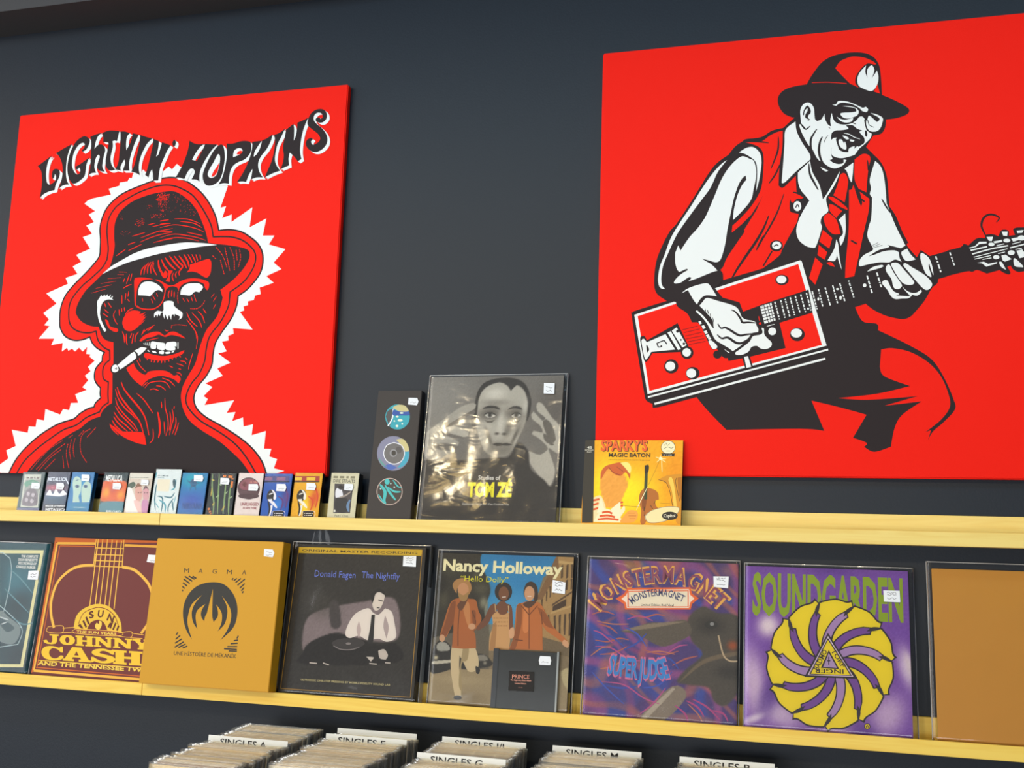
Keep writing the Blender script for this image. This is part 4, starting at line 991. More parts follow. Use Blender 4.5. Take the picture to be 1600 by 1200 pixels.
sW|5560 3915 5549 3888 5523 3878 5497 3890 5487 3918 5498 3946 5524 3956 5550 3944
dW|25|7160 4533 7247 4226
pW|7526 4615 7627 4637 7713 4725 7848 4718 7847 4685 7711 4679 7650 4622 7531 4595
lW|28|7547 4555 7851 4619
lW|27|7575 4478 7932 4570 8238 4620
lW|16|7602 4414 8224 4556
lW|16|7613 4374 7915 4433
lW|16|7760 4361 7926 4386
lW|16|8027 4630 8169 4660
lW|16|8314 4649 8472 4687
lW|16|8368 4536 8485 4556
lW|16|8051 4466 8175 4493
lW|25|8271 4573 8761 4686
pW|7658 4294 7782 4314 7863 4265 8028 4297 8015 4265 7826 4210 7746 4283
pW|7851 4817 7969 4817 7943 4727 7890 4736
sW|7991 4658 7985 4643 7969 4631 7946 4625 7921 4626 7898 4634 7883 4648 7878 4664 7884 4680 7900 4692 7923 4698 7948 4696 7971 4688 7986 4675
sW|8282 4723 8275 4706 8257 4693 8231 4687 8202 4688 8177 4697 8159 4712 8154 4729 8161 4746 8179 4759 8205 4765 8233 4764 8259 4755 8276 4740
sW|8556 4761 8549 4739 8529 4722 8500 4713 8470 4715 8442 4726 8423 4745 8417 4768 8425 4791 8445 4808 8473 4816 8504 4815 8532 4803 8550 4784
sW|8354 4471 8347 4450 8329 4434 8303 4425 8275 4427 8249 4437 8232 4455 8227 4477 8234 4498 8252 4515 8278 4523 8307 4522 8332 4511 8349 4493
sW|8072 4393 8066 4375 8049 4361 8025 4354 7999 4355 7976 4364 7960 4380 7955 4398 7962 4416 7978 4430 8002 4437 8028 4436 8051 4426 8067 4411
pW|7972 4718 8125 4744 8135 4704 7994 4678
pW|8131 4914 8242 4908 8227 4817 8157 4827
pW|8301 4761 8418 4781 8439 4728 8333 4694
pW|8405 4919 8533 4926 8502 4869 8415 4867
pW|8108 4424 8185 4440 8292 4344 8168 4297 8128 4325
pW|8385 4509 8490 4530 8523 4476 8519 4373 8437 4357
sW|8063 4289 8110 4293 8186 4127! 8095 4196
sW|8345 4361 8500 4185 8454 4174 8339 4205''',
    'grey_portrait': r'''#cover_art
B#75706a|170
g#8f8a83|0.9 241 2735 879 992 -0
g#5b5551|0.8 2964 2584 477 642 -0
f#b3ada1|32|1124 2497 1144 2861 1292 3093 1618 3195 1952 3158 2229 2950 2319 2687 2304 2426 2236 2135 2125 1877 2028 1653 1845 1492 1481 1554 1296 1811 1167 2169
f#2a2726|22|1112 2038 1092 2762 1192 3094 1414 3242 1843 3286 2182 3165 2362 2817 2365 2491 2300 2297 2294 2720 2193 3000 2021 3117 1898 2986 1825 3086 1619 3182 1311 3066 1173 2828 1157 2497
f#6b655e|16|1018 2366 1082 2399 1133 2267 1124 2136 1068 2169
g#cfc9bd|0.9 1538 2923 232 132 -0
g#8a847b|0.7 1587 2718 362 65 -0
g#5d5750|0.9 1442 2462 280 163 8
g#5d5750|0.9 2041 2459 244 149 -8
g#cdc7bb|0.8 1707 2232 72 291 -4
g#5a544d|0.7 1901 2135 78 193 -14
g#b9b3a7|0.8 1366 2168 165 130 -0
g#8b857b|0.7 2120 2167 129 193 -0
f#2b2827|16|1274 2579 1395 2644 1595 2633 1683 2553 1548 2587 1399 2585
f#2b2827|16|1848 2552 1973 2630 2121 2623 2192 2541 2075 2577 1961 2578
f#d8d2c6|9|1339 2430 1424 2489 1542 2462 1585 2410 1499 2371 1399 2378
f#d8d2c6|9|1947 2408 2017 2473 2116 2466 2161 2420 2090 2375 2008 2372
g#171515|1 1457 2433 49 55 -0
g#171515|1 2056 2427 48 55 -0
f#2b2827|9|1299 2424 1406 2502 1557 2475 1612 2410 1509 2456 1409 2463
f#2b2827|9|1914 2408 2016 2493 2131 2479 2187 2420 2107 2453 2009 2454
f#5c564f|12|1338 2316 1456 2292 1585 2325 1524 2266 1409 2260
f#5c564f|12|1947 2317 2063 2291 2158 2323 2098 2258 2000 2258
g#3f3a36|0.9 1648 2012 52 29 -0
g#3f3a36|0.9 1812 2005 52 29 -0
g#57514a|0.8 1466 1940 46 226 24
g#57514a|0.8 2055 1941 38 192 -22
g#6a645b|0.7 1767 1651 324 191 -0
f#3a3532|12|1562 1773 1690 1812 1790 1793 1886 1806 2007 1761 1891 1742 1793 1748 1680 1735
g#857e74|0.8 1797 1683 162 38 -0
g#d6d0c4|0.5 2247 2589 65 227 -10
f#a8a297|19|20 1709 22 2038 191 2186 729 2599 1055 2713 1105 2596 782 2383 562 2202 399 2137
f#b4aea2|16|5 2005 289 2236 629 2202 995 2038 986 1956 787 1933 510 2038 304 2071
f#aaa499|16|11 1939 310 2005 587 1923 798 1809 771 1738 463 1808 200 1742 344 1645 615 1613 660 1484 365 1417 42 1480
f#6f6962|12|305 2064 579 2012 922 1920 790 1907 586 1940 412 1998
f#6f6962|12|202 1723 466 1782 774 1712 649 1614 477 1662
f#6f6962|12|430 2170 685 2334 1068 2557 1124 2497 818 2350 597 2186
f#b5afa3|19|3087 1594 3061 2134 2848 2392 2620 2691 2507 2692 2524 2523 2722 2360 2662 2296 2438 2507 2394 2442 2417 2345 2603 2199 2678 2038 2467 2077 2433 2006 2623 1894 2859 1688
f#67615a|12|2663 2279 2756 2327 2894 2166 2975 1879 2883 1815 2742 2038
f#67615a|12|2695 2022 2812 1943 2951 1752 2855 1752 2720 1879
f#b8b2a6|19|2384 1622 2652 1545 2871 1752 2658 1847 2720 1879 2960 1342 2995 1123 2909 873 2744 995 2434 1369
f#2b2828|38|1958 1493 2146 1813 2384 1622 2458 1243 2776 996 2942 858 3107 1249 3111 123 -11 116 -30 1317 370 1369 1031 1422 1683 1475
g#4a423a|0.6 558 776 658 380 -0
#title_lettering
T#eeeae2|1|1304 986 1801 986 95|Studies of
#name_lettering
T#f4ea10|3|1083 619 2078 636 290|TOM ZÉ
#small_print
T#d8d4cc|0|991 429 2035 433 47|Explaining Things so I Can Confuse You''',
    'three_discs': r'''#printed_disc
s#28a0ae|821 2384 804 2259 732 2159 620 2103 490 2103 366 2159 274 2260 231 2386 248 2513 320 2614 433 2669 565 2668 688 2611 780 2510
s#4a4a4c|241 2393! 280 2527 396 2586! 422 2426 380 2226 348 2166!
l#e9eef0|31|407 2576 405 2359 316 2176
s#c8bc86|387 2606! 510 2666 686 2641 791 2517! 614 2491 476 2552
s#2450a0|409 2559! 577 2508 792 2507! 810 2424 621 2418 412 2426
s#dfe6d0|554 2392 546 2375 522 2368 497 2375 485 2392 493 2408 517 2415 542 2408
s#dfe6d0|664 2474 651 2460 617 2455 582 2461 567 2475 580 2489 613 2495 648 2489
s#dfe6d0|659 2308 643 2287 600 2278 555 2287 535 2308 551 2330 594 2338 639 2329
s#dfe6d0|569 2175 561 2154 537 2146 512 2154 500 2176 508 2197 531 2205 556 2197
s#dfe6d0|678 2225 673 2211 659 2205 644 2211 636 2225 641 2239 655 2245 670 2239
s#dfe6d0|481 2292 476 2278 462 2272 447 2278 439 2292 444 2306 458 2312 473 2306
#printed_disc
s#83829a|897 1551 876 1382 782 1245 635 1169 463 1167 300 1241 177 1376 120 1547 141 1719 236 1857 385 1934 559 1934 722 1858 843 1721
s#cdbd84|545 1861! 708 1878 843 1731 879 1600! 770 1600 688 1730
s#39a0b8|880 1594! 874 1405 769 1258 636 1224! 696 1306 776 1469 778 1583!
s#4a66b0|636 1224! 470 1174 307 1254! 456 1304
s#5f9a90|164 1465! 250 1302 395 1232! 281 1335
s#6b6766|768 1551 755 1443 697 1356 605 1308 499 1307 397 1354 322 1440 287 1548 299 1656 358 1744 450 1792 557 1793 658 1745 733 1658
l#e4e2e6|20|503 1795 688 1730 775 1551 723 1378 552 1305 373 1375 280 1548 337 1729 503 1795
s#565252|706 1625 689 1570 638 1547 582 1569 555 1625 571 1680 622 1704 678 1681
s#8d8a8c|599 1556 594 1516 573 1484 539 1467 499 1466 461 1484 433 1515 420 1555 425 1595 447 1627 481 1645 521 1645 558 1628 586 1596
s#3a3634|575 1556 563 1514 526 1497 486 1514 465 1555 477 1597 514 1615 555 1598
#printed_disc
s#cbb0a4|814 694 797 564 723 458 606 398 470 395 342 451 245 554 201 685 218 817 292 924 410 984 547 986 676 928 771 824
s#3b3432|797 694 781 570 711 470 601 413 473 411 351 464 260 562 218 685 234 810 304 911 415 968 545 970 666 916 756 817
t#42b8b6|73|263 847 399 688 402 495 445 416
t#42b8b6|53|385 833 522 658 674 500
s#42b8b6|490 908 476 863 435 843 389 861 367 907 380 953 422 972 467 954
t#42b8b6|43|458 785 621 691 774 687
t#42b8b6|30|561 948 694 805 781 784
t#42b8b6|33|252 621 351 495 392 425
s#b8d8d2|632 788 627 774 613 768 598 774 591 787 595 801 609 807 624 801
s#b8d8d2|535 867 531 856 519 851 507 855 501 867 505 878 516 883 529 878
s#b8d8d2|311 751 306 737 292 731 277 737 270 750 274 764 288 770 303 765''',
    'yellow_storybook': r'''#cover_art
B#f7a80f|60
g#ffe20c|1 916 759 622 495 -0
g#ffe312|0.9 489 907 325 575 -0
g#f28f0d|0.7 1956 1156 278 569 -0
f#f2a03c|15|362 1139 433 1257 624 1298 862 1145 948 914 880 721 813 528 646 429 512 446 426 636 366 867
#cover_drawing
s#f3d9a0|237 633! 395 674 514 408 420 368 351 214! 264 124!
s#f6e6b8|418 406! 591 390 749 260 820 376 891 472 914 378 827 224 906 131 264 124! 330 251
l#e0521c|42|441 320 555 342 652 306
l#e0521c|42|388 243 559 266 713 231
l#e0521c|42|240 575 369 606
l#e0521c|42|245 479 355 520
l#e0521c|42|250 383 379 424
l#e0521c|42|784 537 869 548
l#e0521c|42|778 470 872 481
l#e0521c|42|353 176 562 199 791 176
s#f4e9c0|327 308! 404 674! 474 426 515 389!
s#f4e9c0|610 391! 811 566! 825 262 751 222!
s#cf5a1e|377 1022 378 1198 469 1316 621 1366 774 1397 930 1340 993 1204 991 1030! 898 1184 787 1105 631 1161 530 1258 439 1140
s#f5e27a|774 1387! 927 1398 1009 1282 986 1146! 895 1261
l#8a3410|12|528 1297 630 1181 786 1124
l#8a3410|12|701 1299 840 1203
s#f0a040|901 264 1009 380 1160 364 1184 251 1094 136 831 130
l#c8641c|11|974 322 1124 325
l#c8641c|11|995 266 1155 269
l#c8641c|11|1016 209 1138 212
s#b6651d|1220 764 1329 861 1500 826 1587 751 1610 618! 1536 589 1558 485 1626 411! 1459 389 1339 113 1245 130 1253 384 1199 573
s#8a4514|1259 727! 1351 785 1357 614 1328 386 1271 423
p#2f3d1e|1298 1188 1358 1189 1362 881 1367 614 1305 613 1294 880
s#241a10|1288 1333! 1368 1347 1380 1266 1359 1179 1298 1173
l#4a2408|13|1307 461 1330 329 1314 272
l#4a2408|13|1436 502 1496 408
l#4a2408|13|1536 589 1510 522
t#f7e8b0|17|1366 881 1262 650 1150 392
l#b87a10|8|1383 920 1505 1209 1609 1481
t#fff2a8|15|1618 1481 1606 1559
t#fff2a8|15|1618 1481 1513 1519
t#fff2a8|15|1618 1481 1536 1403
t#fff2a8|15|1618 1481 1724 1404
t#fff2a8|15|1637 1481 1656 1192
t#fff2a8|15|1618 1481 1731 1482
s#fff6c0|1659 1485 1648 1460 1619 1450 1589 1460 1576 1485 1588 1509 1617 1520 1646 1510
s#d88d14|1586 1037! 1733 1116 1901 1150 2060 1162! 2089 121! 1986 138 1932 398 1846 793 1767 944
s#f5c64c|1792 1040 1885 1041 1988 399 1944 323 1875 774
s#b56c0c|1977 1080! 2062 1100! 2076 589! 2004 776
l#5a3408|11|1586 1033 1738 982 1828 793 1893 491
l#5a3408|11|1959 1080 1943 965 2038 588
l#b87a10|8|891 472 1251 456
l#b87a10|7|1640 543 1845 537
s#f2dea2|1337 263 1459 379 1736 466 1995 467 2025 391 1909 248 1654 149 1412 139
l#8a7a70|9|1337 263 1459 379 1736 466 1995 467 2025 391 1909 248 1654 149 1412 139 1337 263
s#1e1712|2006 287 1991 250 1947 219 1882 201 1810 199 1744 214 1698 243 1681 280 1696 318 1740 349 1805 367 1877 369 1943 353 1988 324
T#f0e6cc|1|1720 252 1954 263 63|Capitol
s#2a1d10|1915 1725 1902 1661 1862 1610 1803 1581 1736 1581 1674 1609 1631 1660 1614 1724 1627 1789 1667 1840 1727 1869 1794 1869 1855 1841 1899 1789
s#f5e8bc|1906 1725 1894 1665 1856 1617 1800 1590 1738 1590 1680 1616 1639 1664 1623 1724 1635 1784 1673 1833 1729 1860 1792 1860 1850 1833 1890 1785
l#6a5a40|10|1684 1763 1720 1822 1750 1764 1796 1813
l#6a5a40|10|1668 1685 1751 1734 1828 1706 1883 1735
l#6a5a40|10|1726 1647 1811 1647
p#1e1712|1620 1598 1919 1595 1892 1564 1914 1531 1630 1533 1653 1567
d#f0e6cc|15|1672 1563 1870 1562
#title_lettering
T#6a2408|2|359 1637 1349 1638 221|SPARKY'S
T#ee5f20|2|339 1653 1329 1654 222|SPARKY'S
T#231710|2|517 1514 1399 1514 82|MAGIC BATON
d#7a5210|12|520 1452 1398 1445
#spine_strip
p#28241f|-40 1887 200 1887 257 107 21 101
T#d9d3c4|1|49 1689 148 1686 55|45
T#cfc8b8|1|4 1647 189 1644 25|EXTENDED
T#cfc8b8|1|52 1604 148 1603 25|PLAY''',
    'teal_box': r'''#cover_art
B#1d545f|60
g#2f7585|0.9 2794 2188 493 545 -30
g#174048|0.9 2479 807 652 661 -0
g#3f8798|0.7 2708 2012 206 611 30
g#0f2f38|0.9 3065 403 402 392 -0
g#0f3038|0.8 2832 1639 368 404 -0
#printed_border
p#e9e4ae|-799 2884 3268 2984 3203 2898 -775 2794
p#e9e4ae|3185 2981 3268 2984 3270 216 3178 224
p#e9e4ae|-76 126 3194 284 3250 214 -53 41
#printed_drawing
l#b9d3d8|20|313 2719 2332 2758 2310 462
l#b9d3d8|19|2295 1616 3027 1132 3012 734
l#b9d3d8|19|1200 879 3027 1132
l#b9d3d8|19|1716 497 3012 734
s#7d8f92|2326 1480 2605 1356 2985 1137 2970 833 2748 720 2202 929
s#3a5960|2274 1341 2635 1222 2829 1095 2598 1016
t#d8e4e6|27|2357 1345 2620 1289
t#d8e4e6|27|2437 1178 2590 1236
t#5f98a6|31|2327 2032 2720 1772 3156 1483
t#5f98a6|30|2687 1360 3052 1207 3329 1254
t#5f98a6|31|2343 2520 2779 2257 3183 1928
#title_lettering
T#f2f2ee|2|2649 2789 3134 2790 62|THE COMPLETE
T#f2f2ee|2|2584 2703 3136 2703 62|DEAN BENEDETTI
T#f2f2ee|2|2603 2619 3126 2613 62|RECORDINGS OF
T#f2f2ee|2|2559 2531 3125 2522 62|CHARLIE PARKER''',
    'maroon_guitar_box': r'''#cover_art
p#c9611d|-67 3361 3643 3373 3660 3272 73 3182
l#eeb040|57|90 3162 1176 3185
l#eeb040|56|1981 3167 3679 3155
l#eeb040|57|88 3172 54 168
p#c9611d|8 3299 64 3189 37 134 -24 81
l#eeb040|55|55 161 4175 125
l#c9611d|23|177 3101 132 254
l#c9611d|23|177 3101 1149 3115
l#c9611d|22|104 236 4164 193
l#f0b546|23|1168 3289 1221 2643
l#f0b546|23|1224 3290 1249 2603
l#f0b546|22|1945 3293 2010 2643
l#f0b546|26|1232 3291 1299 1675
l#f0b546|26|1353 3294 1442 1715
l#f0b546|26|1485 3297 1564 1737
l#f0b546|26|1620 3284 1702 1743
l#f0b546|26|1749 3277 1825 1715
l#f0b546|26|1881 3274 1971 1671
l#f0b546|23|1176 3082 1984 3085
l#f0b546|22|1187 2923 1997 2928
l#f0b546|22|1203 2780 2012 2782
l#f0b546|22|1220 2650 2025 2650
l#f0b546|66|411 1166 265 1478 207 1814 292 2227 560 2511 859 2638 1216 2667
l#f0b546|66|2016 2653 2341 2600 2649 2409 2862 2190 3026 1800 3002 1503 2796 1151
s#eabb38|958 1182! 970 1443 1103 1616 1357 1741 1589 1771 1837 1715 2063 1559 2215 1368 2278 1158!
l#8a3a22|18|1070 1281 1159 1535 1412 1663 1605 1689 1833 1632 2036 1492 2158 1300
s#6c2620|1333 1177! 1398 1330 1581 1405 1758 1347 1895 1162!
s#f0c850|1528 1269 1563 1337! 1639 1308 1618 1380 1686 1370 1708 1278 1663 1183 1574 1199
p#5a1f18|1057 1247 1110 1283 1226 1195 1190 1180
l#5a1f18|47|1098 1282 1195 1194
l#5a1f18|47|1184 1369 1301 1219
l#5a1f18|48|1246 1456 1357 1294
l#5a1f18|47|2141 1184 2169 1300
l#5a1f18|47|2033 1195 2080 1362
l#5a1f18|47|1950 1224 1993 1407
l#5a1f18|47|1894 1247 1944 1355
T#5a1f18|2|1348 1420 1470 1465 158|S
T#5a1f18|2|1552 1469 1710 1470 158|U
T#5a1f18|2|1815 1415 1989 1364 157|N
l#f0b546|15|246 1181 642 1220 647 1060 242 1067 246 1181
l#f0b546|15|653 1167 966 1203
l#f0b546|15|647 1060 988 1094
l#f0b546|14|2182 1130 2529 1180 2536 1056 2175 1064
l#f0b546|14|2528 1039 2854 1040
l#f0b546|14|2535 1147 2878 1122
p#8a3530|1012 1172 2183 1163 2178 1064 1012 1072
l#f0b546|15|1012 1172 2183 1163 2178 1064 1012 1072 1012 1172
T#f0c850|2|1049 1083 2144 1082 55|THE SUN YEARS
#title_lettering
p#f0c030|326 981 319 1016 575 1017 583 982 540 982 566 856 534 805 432 786 303 790 211 819 180 865 262 882 310 854 315 831 403 820 430 855 403 982
s#f0c030|864 790 1008 818 1054 905 973 992 817 1019 673 991 627 903 709 816
s#6c2620|855 835 899 870 885 939 827 973 783 938 797 869
p#f0c030|1089 791 1320 791 1313 826 1273 826 1261 887 1381 887 1393 826 1353 826 1360 791 1590 792 1583 826 1543 826 1512 985 1552 985 1546 1019 1315 1020 1322 985 1362 985 1374 924 1254 924 1241 986 1282 985 1275 1020 1043 1020 1050 986 1090 986 1122 826 1082 826
p#f0c030|1602 792 1791 792 1784 826 1734 826 1715 928 1959 792 2058 792 2022 985 2061 985 2055 1019 1866 1019 1873 985 1923 985 1941 887 1717 1019 1557 1020 1564 986 1604 985 1635 826 1595 826
p#f0c030|2113 793 2307 793 2301 827 2250 827 2231 929 2480 794 2582 794 2547 985 2587 985 2581 1019 2388 1019 2394 985 2445 985 2463 888 2234 1019 2070 1019 2077 985 2118 985 2147 827 2106 827
p#f0c030|2769 795 2988 795 2982 829 2942 829 2931 889 3043 986 3093 985 3087 1019 2888 1019 2894 986 2924 986 2865 929 2785 986 2815 986 2809 1019 2589 1020 2595 986 2645 986 2792 889 2803 828 2763 828
s#f0c030|817 519 750 449 534 425 305 459 182 588 251 716 467 746 650 718 689 743! 753 743! 779 615! 716 615! 607 680 477 697 411 650 399 586 438 522 524 473 649 482 730 545
p#f0c030|808 434 1119 433 1109 481 1055 481 1070 522 1271 521 1303 480 1241 480 1251 433 1582 432 1573 479 1519 479 1257 750 1008 752 852 482 798 482
p#6c2620|1100 567 1224 566 1143 662
s#f0c030|1621 439! 1662 464! 1885 432 2109 453 2225 525 2147 594 1912 633 1775 659 1801 697 1897 709 2035 673 2106 641! 2171 641! 2150 751! 2098 752! 2056 730 1855 760 1630 729 1558 660 1656 596 1892 564 2003 532 1971 494 1855 482 1703 527 1631 559! 1565 559! 1588 439!
p#f0c030|2181 433 2542 433 2533 480 2471 480 2455 565 2643 564 2658 480 2596 480 2604 433 2962 433 2954 480 2892 480 2853 698 2915 698 2907 745 2547 746 2556 699 2618 699 2634 614 2446 615 2430 700 2493 699 2484 746 2121 748 2130 701 2194 700 2235 480 2172 480
l#f0c030|18|133 403 3387 384
T#f0c850|2|138 297 3155 303 91|AND THE TENNESSEE TWO''',
    'gold_box': r'''#printed_emblem
s#33302b|1217 1010! 1042 1212 922 1490 907 1776 1017 2036 1232 2211 1552 2287 1849 2251 2088 2079 2235 1833 2271 1552 2196 1299 1931 1031! 2082 1294 2129 1546 2057 1762 1839 1996! 1981 1790 2024 1604 1981 1382 1834 1219! 1905 1410 1877 1628 1720 1801! 1783 1656 1788 1530 1706 1419! 1665 1509 1647 1587! 1591 2139! 1511 1596! 1475 1516 1470 1421! 1384 1512 1367 1637 1443 1799! 1272 1665 1239 1505 1319 1244! 1180 1407 1130 1627 1195 1820 1343 1998! 1108 1785 1048 1560 1061 1339
l#33302b|31|810 2086 840 2061
l#33302b|31|807 2163 876 2120
l#33302b|31|810 2247 927 2177
l#33302b|31|816 2331 986 2234
l#33302b|31|837 2390 1045 2288
l#33302b|31|940 2400 1097 2335
l#33302b|31|1036 2400 1139 2355
l#33302b|31|2046 2350 2069 2396
l#33302b|31|2091 2339 2163 2393
l#33302b|30|2139 2297 2264 2396
l#33302b|30|2197 2242 2365 2387
l#33302b|30|2262 2181 2371 2286
l#33302b|30|2305 2126 2368 2197
l#33302b|30|2333 2076 2364 2115
l#33302b|31|803 1090 838 1151
l#33302b|31|802 995 906 1085
l#33302b|31|799 910 961 1013
l#33302b|31|805 822 1014 952
l#33302b|31|897 821 1071 905
l#33302b|30|1007 817 1121 864
l#33302b|30|2330 1088 2358 1152
l#33302b|30|2259 1038 2363 1059
l#33302b|30|2189 970 2364 991
l#33302b|30|2116 904 2360 917
l#33302b|30|2040 857 2360 855
l#33302b|30|2163 814 2365 819
#title_lettering
T#3a352a|0|802 2475 929 2473 103|M
T#3a352a|0|1173 2478 1280 2476 102|A
T#3a352a|0|1529 2478 1639 2479 102|G
T#3a352a|0|1894 2478 2022 2476 101|M
T#3a352a|0|2277 2482 2382 2480 101|A
#subtitle_lettering
T#3a352a|0|803 656 2362 670 83|UNE HİSTOİRE DE MËKANİK''',
    'dark_box_set': r'''#cover_art
B#34312d|100
f#8d7f82|34|482 1631 901 1911 1846 2114 2543 2191 2725 1420 2288 1271 1365 1336 895 1071 502 986
f#4a4445|27|1012 2046 1206 2087 1337 1575 1109 1532
f#201d1c|20|497 938 631 1170 1213 1408 1793 1309 2295 1209 2671 1260 2712 855 545 701
g#4f4b45|0.5 777 2036 432 291 -20
#printed_figure
s#ece4dd|1465 1389 1511 1615 1663 1847 1933 1972 2047 1897! 2194 1839 2337 1987! 2501 1917 2596 1667 2652 1385 2461 1280 2247 1332 2007 1289 1786 1373 1580 1314
s#c7b6b5|1751 1691! 1825 1502 1793 1309! 1719 1497
s#b9aaaa|2351 1846! 2464 1597 2438 1342! 2342 1591
s#211e1e|2036 1832! 2117 1836! 2123 1580 2132 1263 2012 1241 2032 1544
s#e6dcd2|2016 2186 2068 2301 2175 2354 2308 2262! 2279 2100 2215 1969 2114 1926 2040 2025
s#1d1a1a|1970 2281! 2135 2401 2281 2358 2319 2256! 2178 2328 2083 2285 2055 2155 2023 2057!
l#2a2424|20|2160 2159 2268 2138
l#2a2424|20|2143 1991 2213 1988
l#8a8282|24|1210 1136 1396 1066 1678 1081 1912 1189
s#3a3535|1944 1222 1911 1173 1808 1131 1656 1102 1484 1093 1325 1105 1213 1137 1169 1182 1202 1230 1306 1274 1459 1302 1632 1311 1790 1298 1901 1266
s#8d8686|1622 1199 1605 1180 1561 1170 1516 1175 1495 1192 1512 1211 1556 1221 1601 1216
s#d8cec6|2009 941! 2184 935 2124 847!
s#cfc5bd|2273 1081! 2408 1120 2507 1000 2465 904! 2324 927
l#d8cec6|23|2094 805 2268 799
l#d8cec6|23|2455 841 2575 841
l#d8cec6|24|684 741 865 735
l#d8cec6|24|1006 753 1152 720
#gold_band
p#dcb81e|108 3257 3085 3284 3073 3147 118 3122
T#4a3d0c|1|194 3161 2978 3182 50|ORIGINAL MASTER RECORDING
#gold_border
l#b98c2a|14|109 3250! 59 158! 3103 164! 3085 3278!
#title_lettering
T#7288e8|0|571 2611 1566 2607 145|Donald Fagen
#subtitle_lettering
T#7288e8|0|1712 2623 2613 2616 143|The Nightfly
#small_print
T#d8cc90|1|524 353 2619 369 40|ULTRADISC ONE-STEP PRESSING BY MOBILE FIDELITY SOUND LAB''',
    'street_trio': r'''#cover_art
B#8a7a5e|190
F#2f8cc2|19|806 3378 3107 3445 2755 3108 2368 2769 2242 2311 1818 1778 1238 1751 1162 2331 946 2916
g#5fb0dc|0.7 1665 2028 508 479 -0
g#2a7cb4|0.6 1895 3244 681 197 -0
f#37342b|26|-121 3352 911 3381 953 3049 1220 2497 1114 2036 1256 1495 943 1543 -21 1365
g#5d5a48|0.8 1011 2488 173 130 -0
g#6a6650|0.6 887 2747 104 131 -0
g#57533f|0.7 188 2225 105 196 -0
g#4a4838|0.8 275 2892 212 166 -0
g#23211b|0.8 90 2552 141 198 -0
g#a0a088|0.8 1085 2197 89 129 -0
g#23211b|0.6 884 1863 138 161 -0
g#8a8a76|0.8 1149 1553 102 159 -0
F#b3925f|9|2640 3241 3085 3216 3135 1153 2455 1240 2349 1931 2225 2310 2435 2771
F#8a6844|9|2615 3201 2664 3235 2711 2976 2377 2317 2242 2311 2436 2765
F#cbae78|6|2686 3138 3090 3119 3092 3067 2688 3086
F#5a4430|6|2593 2229 3035 2536 3036 2498 2596 2185
F#4c3a2a|6|2609 2185 2894 2354 2901 2211 2615 2071
F#c4a670|6|2575 2069 3082 2250 3084 2212 2578 2024
F#54402c|6|2745 3042 2791 3057 2795 2784 2756 2770
F#54402c|6|2858 3059 2904 3074 2909 2789 2869 2774
F#54402c|6|2965 3069 3011 3084 3015 2792 2976 2778
F#54402c|6|2749 2702 2795 2717 2796 2510 2756 2496
F#54402c|6|2861 2738 2907 2753 2908 2541 2869 2526
F#54402c|6|2967 2765 3013 2779 3013 2561 2974 2546
F#54402c|6|2646 1992 2692 2007 2702 1646 2663 1632
F#54402c|6|2752 2013 2798 2028 2808 1636 2769 1621
F#54402c|6|2857 2030 2903 2045 2915 1622 2876 1608
F#54402c|6|2963 2048 3008 2063 3021 1609 2982 1594
F#54402c|6|2519 2596 2552 2610 2555 2372 2529 2358
F#54402c|6|2596 2680 2629 2694 2632 2443 2606 2429
F#54402c|6|2452 2481 2478 2495 2479 2289 2460 2275
F#54402c|6|2360 2316 2386 2330 2388 2124 2368 2111
F#54402c|6|2423 2094 2453 2108 2456 1872 2433 1858
F#54402c|6|2519 2002 2551 2017 2558 1718 2532 1704
F#6b6455|16|-59 1396 1238 1751 1306 799 -33 688
F#7a6a50|9|2404 1552 3123 1401 3135 1153 2421 1254
F#a29272|16|-33 -104 2 697 655 792 1338 832 3148 900 3192 -7
g#8a7a5c|0.7 906 209 405 124 -0
g#b5a584|0.6 706 573 544 94 -0
f#2f2e2c|13|-11 1043 90 1306 225 1371 389 1290 492 1102 497 815 75 663 -13 786
f#a9a9a0|9|110 1275 227 1339 366 1275 403 1168 138 1147
g#d8d0b0|1 108 1000 48 44 -0
f#c8c4b4|9|18 916 467 973 478 922 23 858
f#35332f|13|637 1014 1111 1136 1324 1021 1350 896 724 796
f#8e8a80|9|1012 1083 1181 1114 1273 1018 1019 988
g#b5b0a0|0.8 1209 950 40 37 -0
f#c0b48e|9|2871 884 3146 937 3168 477 2951 586
#printed_person
s#d2c09a|444 1260! 696 1235 955 1287! 1056 1037 1049 815 865 754 718 955 632 1078! 651 760 729 292 672 225 604 221 477 687 437 1003
s#a8966e|697 1225! 828 1232 812 992 718 955! 689 794 754 325! 669 445 657 761
s#1f1b18|564 203! 612 253 733 245 731 182 619 165
s#1f1b18|1010 876 1107 819 1090 723 1031 735
s#b4682c|342 2166 538 2273 749 2265 908 2239 983 2030 1066 1839 921 1607 795 1665! 943 1543 990 1241! 691 1215 447 1222! 442 1713 306 1447 166 1440 227 1768
s#8e4f20|354 2150! 456 2204 449 1843 440 1518 454 1222! 442 1713 289 1446 184 1441 262 1770
s#8e4f20|830 2024! 926 1995 938 1607! 901 1638
s#c98a50|601 2144! 755 2184 825 1731 755 1728
l#6a3a14|20|561 2208 554 1718 583 1268
l#6a3a14|20|837 2024 942 1785 867 1636
s#6a4024|498 2107 618 2243 747 2298! 611 2014
s#b5874f|359 2530 420 2648 582 2697 739 2627 796 2481 743 2347! 592 2572 470 2468 460 2368
s#cb986c|735 2452 727 2386 697 2332 648 2301 592 2299 539 2326 500 2377 482 2442 490 2508 521 2562 569 2593 625 2596 678 2568 717 2517
s#a98650|501 2387 617 2335 731 2406 708 2247 621 2204 539 2256
s#d2a47c|946 1688 925 1642 868 1620 808 1636 780 1680 801 1727 858 1749 918 1733
